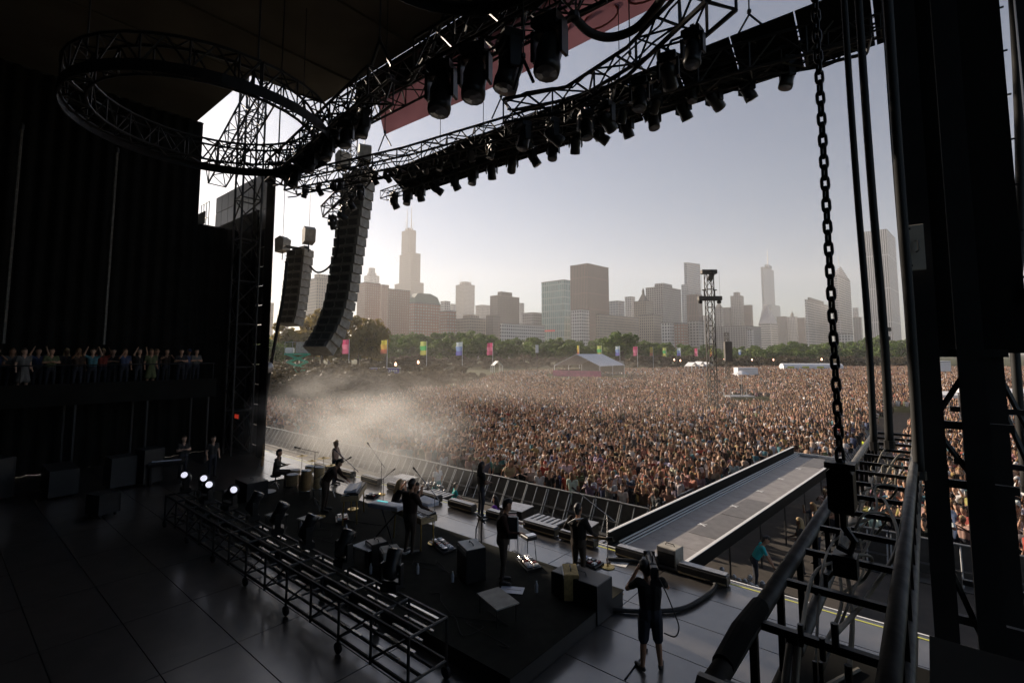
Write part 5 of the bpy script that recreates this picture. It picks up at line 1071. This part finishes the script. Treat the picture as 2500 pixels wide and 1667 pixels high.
def pedalboard(label, px, z, n, rz):
    a, b_ = sonz(*px, z); t = sthing('pedalboard', label, 'pedalboard', a, b_, z, rz); q = MB(); q.box((0, 0, .03), (n*.13+.1, .36, .05), RX(.1)); q.build('tray', 'black_plastic', t)
    for i in range(n):
        for j in range(2):
            q = MB(); q.box((-n*.065+.065+i*.13, -.08+j*.16, .085), (.09, .13, .05), bev=.008); p_ = q.build('pedal', ['chrome', 'white', 'black_plastic', 'key_top', 'guitar_red'][(i*2+j*3) % 5], t); q = MB(); q.lathe([(.014, .11), (.01, .125)], 6, (-n*.065+.065+i*.13, -.11+j*.16, 0)); q.build('switch', 'chrome', p_)
pedalboard('pedalboard crowded with effects beside the tall keyboard player', (1080, 1335), RIS, 6, -.3); pedalboard('pedalboard at the feet of the guitarist', (1440, 1376), SZ, 4, -.1); pedalboard('pedalboard under the pedal steel guitar', (1290, 1378), RIS, 5, -.5); pedalboard('small pedalboard under the wooden electric piano', (835, 1268), RIS, 4, -.5); pedalboard('cluster of pedals on the empty front deck', (908, 1213), SZ, 3, .3)
t = sthing('laptop_stand', 'thin tilted stand with a small tablet left of the bearded musician', 'stand', *sonz(1168, 1395, RIS), RIS, -.4)
for s_ in (-1, 1): q = MB(); q.tube([(s_*.2, 0, 0), (s_*.15, 0, .9), (s_*.08, .05, 1.15)], .015, 5); q.build('upright', 'black_steel', t)
q = MB(); q.box((0, .05, 1.18), (.3, .02, .2), RX(.5)); q.build('tablet', 'black_plastic', t)
for k in range(9):
    a0 = random.uniform(-18, -7); b0 = random.uniform(6.6, 9.0); pts = []
    for i in range(7): pts.append((max(-19.5, min(-5.6, a0+i*random.uniform(.15, .5))), max(6.4, min(9.6, b0+random.uniform(-.35, .35))), RIS+.014))
    cable('floor_cable', 'thin cable lying across the carpeted riser, %s from the left' % nth(k+1), pts, .006, 'rubber', 5, 'cables on the riser')
for k, (x, y) in enumerate(((735, 1290), (905, 1400), (1020, 1400), (1105, 1420), (1310, 1445), (845, 1300))):
    a, b_ = sonz(x, y, RIS); t = sthing('water_bottle', 'small water bottle on the riser, %s from the left' % nth([1, 3, 4, 5, 6, 2][k]), 'bottle', a, b_, RIS, 0, 'water bottles on the riser'); q = MB(); q.lathe([(.032, 0), (.033, .15), (.014, .2)], 10); q.build('body', 'key_top', t); q = MB(); q.lathe([(.016, .2), (.016, .225)], 8); q.build('cap', 'white', t)
# subwoofers and boxes in the pit
for k, (x, y, w_) in enumerate(((1010, 1160, 'left'), (1283, 1228, 'middle'), (1432, 1268, 'right'))):
    a, b_ = sonz(x, y, 1.0); t = sthing('pit_loudspeaker', 'grey topped loudspeaker box in the pit, %s one' % w_, 'loudspeaker', a, min(b_, 15.8), 0, .1, 'loudspeakers in the pit'); q = MB(); q.box((0, 0, .5), (1.15, .9, 1.0), bev=.02); q.build('cabinet', 'black_plastic', t); q = MB(); q.box((0, 0, 1.012), (1.17, .92, .025)); q.build('lid', 'steel', t); q = MB(); q.box((0, .46, .5), (1.05, .02, .9)); q.build('grille', 'rubber', t)
for k, (x, y, w_) in enumerate(((1000, 1185, 'left of the crouching photographers'), (1065, 1200, 'behind the tall keyboard player'), (1330, 1263, 'behind the steel guitar'), (1520, 1318, 'at the foot of the runway'), (950, 1165, 'far left on the lip'))):
    a, b_ = sonz(x, y, 1.5); t = sthing('pit_grating', 'pale grating platform in the pit, %s' % w_, 'platform', a, max(b_, 13.4), 0, 0, 'grating platforms in the pit'); q = MB(); q.box((0, 0, 1.38), (1.3, .9, .04)); q.build('frame', 'black_steel', t)
    for i in range(6): q = MB(); q.box((-.55+i*.22, 0, 1.41), (.12, .84, .02)); q.build('slat', 'steel', t)
    for sx in (-1, 1): q = MB(); q.tube([(sx*.55, 0, 0), (sx*.55, 0, 1.36)], .03, 6); q.build('leg', 'black_steel', t)
for k, (a, b_, w_) in enumerate(((-16.9, 14.9, 'left of the singer'), (-5.0+.9, 13.9, 'right of the runway foot'))):
    t = sthing('bulb_cluster', 'cluster of small round bulbs on stalks in the pit, %s' % w_, 'lights', a, b_, 0, 0, 'bulb clusters'); q = MB(); q.box((0, 0, .5), (1.3, .7, 1.0)); q.build('base_box', 'black_plastic', t)
    for i in range(22):
        x_, y_, h_ = random.uniform(-.6, .6), random.uniform(-.35, .35), random.uniform(1.15, 1.45); q = MB(); q.tube([(x_, y_, .9), (x_, y_, h_)], .012, 5); s2 = q.build('stalk', 'black_steel', t); q = MB(); q.lathe([(.01, h_-.06), (.06, h_-.02), (.065, h_+.03), (.03, h_+.075)], 8, (x_, y_, 0)); q.build('bulb', 'steel', s2)
# ---------------------------------------------------------------- floor light truss
FT = sthing('floor_light_rig', 'long low rig of pipes on castors along the back of the riser', 'light rig', -12.2, 5.45, SZ)
for y_ in (-.4, -.14, .12, .38):
    for z_ in (.28, .95): q = MB(); q.tube([(-5.9, y_, z_), (5.9, y_, z_)], .03, 7); q.build('rail', 'pipe' if z_ > .5 and y_ > -.3 else 'truss_alu', FT)
for k in range(13):
    x_ = -5.9+k*.983
    for y_ in (-.4, .38): q = MB(); q.tube([(x_, y_, .2), (x_, y_, .95)], .026, 6); q.build('post', 'truss_alu', FT)
    q = MB(); q.tube([(x_, -.4, .95), (x_, .38, .95)], .024, 6); q.build('crossbar', 'truss_alu', FT); q = MB(); q.tube([(x_, -.4, .28), (x_, .38, .28)], .024, 6); q.build('crossbar', 'truss_alu', FT)
    if k < 12: q = MB(); q.tube([(x_, -.4, .28), (x_+.983, -.4, .95)], .018, 5); q.build('diagonal', 'truss_alu', FT)
    if k % 2 == 0:
        for y_ in (-.4, .38): q = MB(); q.lathe([(.09, -.03), (.1, 0), (.09, .03)], 12, (x_, y_, .1), RX(math.pi/2)); q.build('castor', 'rubber', FT)
def floor_proto(d, s, glass):
    t = thing('floor_light', 'proto', 'stage light'); q = MB(); q.box((0, 0, .09*s), (.34*s, .28*s, .16*s), bev=.03*s); q.build('base', 'black_plastic', t); y_ = MB()
    for s_ in (-1, 1): y_.box((s_*.2*s, 0, .34*s), (.045*s, .14*s, .36*s), bev=.01)
    y_.box((0, 0, .19*s), (.42*s, .14*s, .045*s)); y_.build('yoke', 'black_plastic', t)
    rot = Vector(d).to_track_quat('Z', 'Y').to_matrix(); q = MB(); q.lathe([(.07*s, -.24*s), (.13*s, -.2*s), (.15*s, -.05*s), (.135*s, .1*s), (.15*s, .2*s), (.15*s, .3*s)], 12, (0, 0, .46*s), rot); h_ = q.build('head', 'black_plastic', t, smooth=True)
    q = MB(); q.lathe([(.09*s, .302*s), (.05*s, .315*s)], 12, (0, 0, .46*s), rot); q.build('lens', glass, h_); return t
fl = floor_proto((.85, -.25, .45), 1.0, 'lit_lens'); dk = floor_proto((.0, .45, .9), .95, 'lens')
for k, a in enumerate((-17.9, -17.0, -16.1, -15.0)): again(fl, k, 'floor light with a bright lens on the low rig, %s from the left' % ordn[k], S(a, 5.5+.2*(k % 2), SZ+.98), RZ+.15*k-.2, 'bright floor lights')
for k, a in enumerate((-13.6, -12.2, -10.8, -9.3, -7.7)): again(dk, k, 'dark hooded floor light on the low rig, %s from the left' % ordn[k], S(a, 5.75, SZ+.98), RZ+random.uniform(-.5, .5), 'dark floor lights')
for r_ in range(5):
    for k in range(11):
        q = MB(); q.box((0, 0, 0), (random.uniform(.5, .85), .045, .04)); q.build('light_batten', 'batten' if 'batten' in M else mat('batten', (.6, .56, .5), .25, .9) and 'batten', FT, loc=(-5.3+k*1.06+random.uniform(-.1, .1), -.3+r_*.17, .45+.1*r_))
# flight cases in the wing
for k, (a, b_, sz) in enumerate(((-25.4, 3.6, (1.9, .8, .9)), (-24.8, 5.3, (.8, .8, 1.1)), (-24.6, 6.2, (.8, .7, 1.3)), (-21.0, 4.1, (.7, .6, .6)), (-26.2, 1.8, (1.2, .8, 1.4)))):
    t = sthing('flight_case', 'black flight case with metal edges in the dark wing, %s from the left' % ordn[[1, 2, 3, 4, 0][k]], 'flight case', a, b_, SZ, .1*k, 'flight cases in the wing'); q = MB(); q.box((0, 0, sz[2]/2+.1), sz, bev=.01); q.build('box', 'black_plastic', t)
    for s1 in (-1, 1):
        for s2 in (-1, 1): q = MB(); q.box((s1*sz[0]/2, s2*sz[1]/2, sz[2]/2+.1), (.03, .03, sz[2])); q.build('corner_edge', 'truss_alu', t); q = MB(); q.lathe([(.05, -.02), (.05, .02)], 10, (s1*sz[0]*.4, s2*sz[1]*.35, .05), RX(math.pi/2)); q.build('castor', 'rubber', t)
    q = MB(); q.box((0, 0, sz[2]+.11), (sz[0]+.02, sz[1]+.02, .03)); q.build('lid_edge', 'truss_alu', t)
t = sthing('mixing_desk', 'small mixing desk with dim lit keys in the dark wing', 'mixing desk', *sonz(408, 1125, SZ+.9), SZ, 1.2); q = MB(); q.box((0, 0, .85), (1.2, .6, .12), RX(.15)); d_ = q.build('console', 'black_plastic', t); q = MB(); q.box((0, -.1, .93), (1.0, .12, .015), RX(.15)); q.build('lit_strip', 'key_top', d_)
for sx in (-1, 1): q = MB(); q.box((sx*.5, 0, .4), (.06, .5, .8)); q.build('leg', 'black_steel', t)
# ---------------------------------------------------------------- barriers
bp = thing('crowd_barrier', 'proto', 'barrier'); q = MB(); q.box((0, .02, .6), (1.16, .02, 1.1)); q.build('mesh_plate', 'barrier_plate' if 'barrier_plate' in M else mat('barrier_plate', (.08, .08, .08), .5, .3, .2, 4) and 'barrier_plate', bp)
q = MB(); q.tube([(-.59, 0, 1.16), (.59, 0, 1.16)], .03, 6); q.build('top_rail', 'galv', bp); q = MB(); q.box((0, -.45, .03), (1.14, .9, .03)); q.build('foot_plate', 'barrier_plate', bp)
for s_ in (-.55, 0.0, .55): q = MB(); q.tube([(s_, -.02, 1.1), (s_, -.62, .05)], .024, 6); q.build('strut', 'galv', bp)
q = MB(); q.box((0, -.32, .45), (1.1, .2, .02)); q.build('step', 'barrier_plate', bp)
nb = 0
def barrier(a, b_, rz, words, i): 
    global nb; again(bp, nb, 'steel barrier, %s %s' % (nth(i+1), words), S(a, b_, 0), RZ+rz, 'crowd barriers'); nb += 1
for i in range(29): barrier(-9.2-i*1.2, 18.55+.05*math.sin(i*1.3), 0, 'from the runway in the long left front line', i)
for i in range(12): barrier(-8.55+.09*i, 19.4+i*1.2, math.pi/2-.078, 'from the stage along the left of the runway', i)
for i in range(8): barrier(-1.9+i*1.2, 21.5, 0, 'from the runway in the short right front line', i)
for i in range(10): barrier(-2.55+.05*i, 22.2+i*1.2, -math.pi/2-.078, 'from the stage along the right of the runway', i)
for i in range(14): barrier(-4.5+.02*i, 34.5+i*1.2, math.pi/2, 'from the stage along the service lane', i)

# ---------------------------------------------------------------- field buildings
def mast_tower(label, px, d, ytip, w_, arms, name='lighting_mast'):
    x = kx(px)*d; zt = zpx(ytip, d); t = thing(name, label, 'mast', (x, d, 0)); truss_parts(t, [(0, 0, 0), (0, 0, zt)], w_, w_, .06, w_*1.3, 'brown_steel' if 'brown_steel' in M else mat('brown_steel', (.05, .04, .03), .6) and 'brown_steel', 5)
    for (z_, wd) in arms: q = MB(); q.box((0, 0, zt-z_), (wd, .6, .5), bev=.05); q.build('crossarm', 'brown_steel', t)
    return t, zt
t, zt = mast_tower('tall brown lighting mast with two crossarms standing in the crowd', 1737, 55, 662, .75, ((.1, 1.7), (3.1, 2.6)))
q = MB(); q.box((.2, 0, zt-.7), (.5, .4, .8), RY(.4)); q.build('motor', 'brown_steel', t)
for s_ in (-1, 1): q = MB(); q.lathe([(.04, -.5), (.22, -.45), (.26, -.25), (.1, -.1)], 10, (s_*1.05, 0, zt-3.2)); q.build('lamp', 'black_plastic', t); q = MB(); q.tube([(s_*.6, 0, zt-2.9), (s_*.6, 0, zt-2.2)], .06, 6); q.build('post', 'brown_steel', t); q = MB(); q.box((s_*.6, 0, zt-2.15), (.4, .2, .12)); q.build('cap', 'brown_steel', t)
for s_ in (-.8, 1.2): q = MB(); q.tube([(s_, .1, zt), (s_*1.1, .1, 2)], .012, 4); q.build('guy_wire', 'brown_steel', t)
t, zt = mast_tower('second brown mast with hanging loudspeakers right of the tall mast', 1775, 105, 812, .7, ((5.2, 1.0),)); q = MB(); q.box((0, -.5, zt-4.0), (1.5, .8, 4.2), bev=.1); q.build('loudspeaker_hang', 'brown_steel', t)
t, zt = mast_tower('thin mast with two hung boxes left of the white tent', 1311, 150, 842, .25, ()); q = MB(); q.box((0, -.2, zt-1.2), (.9, .5, 2.4)); q.build('loudspeaker_hang', 'white', t)
t, zt = mast_tower('dark lamp mast between the hanging cables', 2165, 60, 800, .35, ((.2, 1.0), (1.3, .7)))
def gable_tent(label, cx_px, d, wd, dp, zeave, zpeak, rz, skirt=None, name='tent'):
    t = thing(name, label, 'tent', (kx(cx_px)*d, d, 0), rz); h = wd/2
    q = MB(); q.add([(-h, -dp/2, zeave), (0, -dp/2, zpeak), (h, -dp/2, zeave), (-h, dp/2, zeave), (0, dp/2, zpeak), (h, dp/2, zeave), (-h, -dp/2, zeave-.12), (0, -dp/2, zpeak-.12), (h, -dp/2, zeave-.12), (-h, dp/2, zeave-.12), (0, dp/2, zpeak-.12), (h, dp/2, zeave-.12)],
            [(0, 1, 4, 3), (1, 2, 5, 4), (6, 9, 10, 7), (7, 10, 11, 8), (0, 6, 7, 1), (1, 7, 8, 2), (3, 4, 10, 9), (4, 5, 11, 10), (0, 3, 9, 6), (2, 8, 11, 5)]); q.build('canopy', 'tent', t)
    for sx in (-1, 1):
        for k in range(3): q = MB(); q.tube([(sx*h*.98, -dp/2+k*dp/2, 0), (sx*h*.98, -dp/2+k*dp/2, zeave)], .1, 6); q.build('post', 'white', t)
    if skirt:
        q = MB(); q.box((0, 0, 1.55), (wd*1.02, dp*1.02, .2)); q.build('floor', 'black_steel', t); q = MB(); q.box((0, -dp/2-.12, 2.1), (wd*1.04, .08, 1.5)); q.build('skirt', skirt, t); q = MB(); q.box((0, dp/2, 3.6), (wd*.96, .05, 3)); q.build('back_cloth', 'speaker_grey', t)
        q = MB(); q.box((-h-.1, 0, 2.1), (.06, dp, 1.5)); q.build('side_rail', 'black_steel', t)
    return t
gable_tent('big white gabled mixing tent with a pink skirt in the crowd', 1440, 130, 13, 15, 4.1, 7.0, -.62, 'pink_skirt', 'mixing_tent')
for k, (x, d, w_, z0, z1, nm) in enumerate(((1213, 190, 3.5, 2.6, 4.2, 'left of the mixing tent'), (1688, 180, 3.6, 2.6, 3.9, 'left of the tall mast, first'), (1706, 180, 3.6, 2.6, 4.2, 'left of the tall mast, second'), (1724, 180, 3.6, 2.6, 4.0, 'left of the tall mast, third'))): gable_tent('small white peaked tent %s' % nm, x, d, w_, 3.5, z0, z1, .4)
t = thing('long_tent', 'long low white tent with yellow green trim at the back of the crowd', 'tent', (kx(1978)*185, 185, 0), -.1); q = MB(); q.prism([(-2, 2.4), (-1.2, 3.1), (0, 3.4), (1.2, 3.1), (2, 2.4), (2, .1), (-2, .1)], 'x', -10.5, 10.5); q.build('canopy', 'tent', t)
for k in range(4): q = MB(); q.box((-8+k*5.2, -2.03, 2.0), (2.4, .04, .7)); q.build('trim_panel', 'yellow_tape', t)
def crate(label, px, d, y0, y1, wpx, m='tent', name='screen_booth', dp=2.5, rz=0):
    z0, z1 = zpx(y1, d), zpx(y0, d); w_ = wpx/F*d; t = thing(name, label, 'booth', (kx(px)*d, d, 0), rz); q = MB(); q.box((0, 0, (z0+z1)/2), (w_, dp, z1-z0), bev=.06); q.build('cover', m, t)
    for sx in (-1, 1): q = MB(); q.tube([(sx*w_*.45, 0, 0), (sx*w_*.45, 0, max(z0, .3))], .1, 6); q.build('leg', 'steel', t)
    q = MB(); q.tube([(-w_*.5, -dp/2-.03, z1-.2), (w_*.5, -dp/2-.03, z1-.2)], .05, 5); q.build('top_rail', 'steel', t); return t
crate('white covered screen box standing in the crowd right of the mast', 1819, 130, 897, 921, 48); crate('white box stand seen under the black tower, right side', 2385, 110, 889, 918, 42); crate('round white covered dish under the black tower', 2290, 110, 881, 906, 34)
t = thing('camera_platform', 'small camera platform with an umbrella in the crowd', 'platform', (kx(1800)*64, 64, 0)); q = MB(); q.box((0, 0, 1.7), (3.2, 2.2, .12)); q.build('deck', 'steel', t)
for sx in (-1, 1):
    for sy in (-1, 1): q = MB(); q.tube([(sx*1.5, sy, 0), (sx*1.5, sy, 2.6)], .05, 6); q.build('post', 'steel', t)
q = MB(); q.tube([(-1.5, -1, 2.6), (1.5, -1, 2.6)], .04, 6); q.build('rail', 'steel', t); q = MB(); q.lathe([(1.1, 4.5), (.6, 4.75), (.03, 4.95)], 10, (.4, 0, 0)); q.build('umbrella_canopy', 'tent', t); q = MB(); q.tube([(.4, 0, 1.7), (.4, 0, 4.9)], .03, 5); q.build('umbrella_pole', 'steel', t)
o = obj('person', CM[0][0], None, (kx(1808)*64, 64.2, 1.76), 3.0); o.color = (.04, .05, .04, 1); tag(o, 'camera man in dark clothes under the umbrella platform', 'person')
for k, (x, d, w_, y_) in enumerate(((2320, 45, 5, 962), (2440, 40, 5, 955))):
    t = thing('viewing_stand', 'raised stand with a pale awning in the right crowd, %s one' % ['left', 'right'][k], 'stand', (kx(x)*d, d, 0), -.5); zt = zpx(y_, d); q = MB(); q.box((0, 0, 1.4), (w_, 3, .12)); q.build('deck', 'steel', t); q = MB(); q.prism([(-1.6, zt-.25), (1.6, zt-.25), (1.6, zt), (0, zt+.25), (-1.6, zt)], 'x', -w_/2, w_/2); q.build('awning', 'tent', t)
    for sx in (-1, 0, 1):
        for sy in (-1, 1): q = MB(); q.tube([(sx*w_*.48, sy*1.45, 0), (sx*w_*.48, sy*1.45, zt-.2)], .05, 6); q.build('post', 'steel', t)
    for z_ in (1.9, 2.4): q = MB(); q.tube([(-w_*.48, -1.5, z_), (w_*.48, -1.5, z_)], .03, 5); q.build('rail', 'steel', t)
# scissor lift
d = 105; t = thing('scissor_lift', 'green scissor lift with a raised work platform left of the array', 'scissor lift', (kx(727)*d, d, 0)); zb = zpx(866, d); zl = zpx(902, d)
q = MB(); q.box((0, 0, zb+.15), (5.0, 1.8, .35)); q.build('platform', 'lift_green', t); n_ = 2
for k in range(2):
    za = zl+(zb-zl)*k/2; zc = zl+(zb-zl)*(k+1)/2
    for s_ in (-1, 1):
        for y_ in (-.7, .7): q = MB(); q.tube([(-2*s_, y_, za), (2*s_, y_, zc)], .14, 5); q.build('scissor_arm', 'lift_green', t)
q = MB(); q.box((0, 0, zl/2), (4.6, 1.8, max(zl, .6))); q.build('chassis', 'lift_green', t); q = MB(); q.box((-1.7, 0, zb+.9), (1.4, 1.4, 1.2), bev=.2); q.build('machine_cover', 'white', t)
for x_ in (-2.4, -.8, .8, 2.4): q = MB(); q.tube([(x_, -.85, zb+.3), (x_, -.85, zb+2.7)], .05, 5); q.build('post', 'steel', t)
q = MB(); q.tube([(-2.4, -.85, zb+2.7), (2.4, -.85, zb+2.7)], .05, 5); q.build('rail', 'steel', t); q = MB(); q.box((.9, .5, zb+1.5), (3, .4, 2.2)); q.build('backdrop', 'speaker_grey', t)
# purple gate
d = 103; t = thing('entrance_gate', 'purple lettered entrance gate on truss legs behind the thicket', 'gate', (kx(940)*d, d, 0)); z0, z1 = zpx(911, d), zpx(899, d)
q = MB(); q.box((0, 0, (z0+z1)/2), (6.0, .3, z1-z0)); q.build('banner', 'purple', t); q = MB(); q.tube([(-3.2, 0, z1+.1), (3.4, 0, z1+.1)], .06, 5); q.build('top_rail', 'white', t)
for i in range(15):
    if i in (7,): continue
    q = MB(); hh = .5; q.box((-2.5+i*.36, -.17, (z0+z1)/2), (.2, .02, hh if i != 8 else .7)); q.build('letter', 'white', t)
for x_ in (-3.0, 3.0): 
    for s_ in (-.25, .25): q = MB(); q.tube([(x_+s_, 0, 0), (x_+s_, 0, z1)], .05, 5); q.build('leg', 'steel', t)
# ---------------------------------------------------------------- haze
def volume_mat(name, col, dens, aniso):
    m = bpy.data.materials.new(name); m.use_nodes = True; n = m.node_tree.nodes; l = m.node_tree.links
    n.remove(n['Principled BSDF']); v = n.new('ShaderNodeVolumePrincipled'); v.inputs['Color'].default_value = (*col, 1)
    v.inputs['Density'].default_value = dens; v.inputs['Anisotropy'].default_value = aniso
    l.new(v.outputs[0], n['Material Output'].inputs['Volume']); M[name] = m; return m, n, l, v
volume_mat('haze_air', (.94, .92, .92), .00024, .3)
b = MB(); b.box((0, 1280, 259), (6100, 3900, 520)); tag(b.build('haze', 'haze_air'), 'pale evening haze over the park and city', 'haze', kind='stuff')

def cloud(name, label, c, r, dens, scale, col=(.93, .92, .9)):
    m, n, l, v = volume_mat(name+'_air', col, dens, .2)
    tc = n.new('ShaderNodeTexCoord'); gr = n.new('ShaderNodeTexGradient'); gr.gradient_type = 'SPHERICAL'; nz = n.new('ShaderNodeTexNoise'); nz.inputs['Scale'].default_value = scale; nz.inputs['Detail'].default_value = 3
    mr = n.new('ShaderNodeMapRange'); mr.inputs[1].default_value = .38; mr.inputs[2].default_value = .68; m1 = n.new('ShaderNodeMath'); m1.operation = 'MULTIPLY'; m2 = n.new('ShaderNodeMath'); m2.operation = 'MULTIPLY'; m2.inputs[1].default_value = dens
    l.new(tc.outputs['Object'], gr.inputs[0]); l.new(tc.outputs['Object'], nz.inputs['Vector']); l.new(nz.outputs[0], mr.inputs[0]); l.new(gr.outputs['Fac'], m1.inputs[0]); l.new(mr.outputs[0], m1.inputs[1]); l.new(m1.outputs[0], m2.inputs[0]); l.new(m2.outputs[0], v.inputs['Density'])
    b = MB(); b.lathe([(math.sin(math.pi*k/8)+.001, -math.cos(math.pi*k/8)) for k in range(9)], 16); o = b.build(name, m, None, loc=c, rz=RZ); o.scale = r; tag(o, label, 'smoke', kind='stuff'); m.cycles.volume_step_rate = 1.0 if hasattr(m, 'cycles') else 1
    return o
cloud('smoke', 'drifting stage smoke in front of the crowd at the left', S(-21.5, 13.6, 3.4), (8.5, 4.6, 3.3), .42, 2.2)
cloud('dust', 'thin dust hanging over the middle of the crowd', Vector((0, 48, 4.4)), (34, 22, 4.2), .014, 2.0, (.95, .88, .8))

# ---------------------------------------------------------------- labels: tell apart the last look-alikes by their place
from collections import defaultdict
same = defaultdict(list)
for o in C.objects:
    if o.parent is None and 'label' in o.keys(): same[o['label']].append(o)
for lb, os_ in same.items():
    if len(os_) > 1 and len(lb.split()) <= 12:
        os_.sort(key=lambda o: o.location.x/max(o.location.y, .1))
        for i, o in enumerate(os_): o['label'] = '%s, %s from the left' % (lb, nth(i+1))
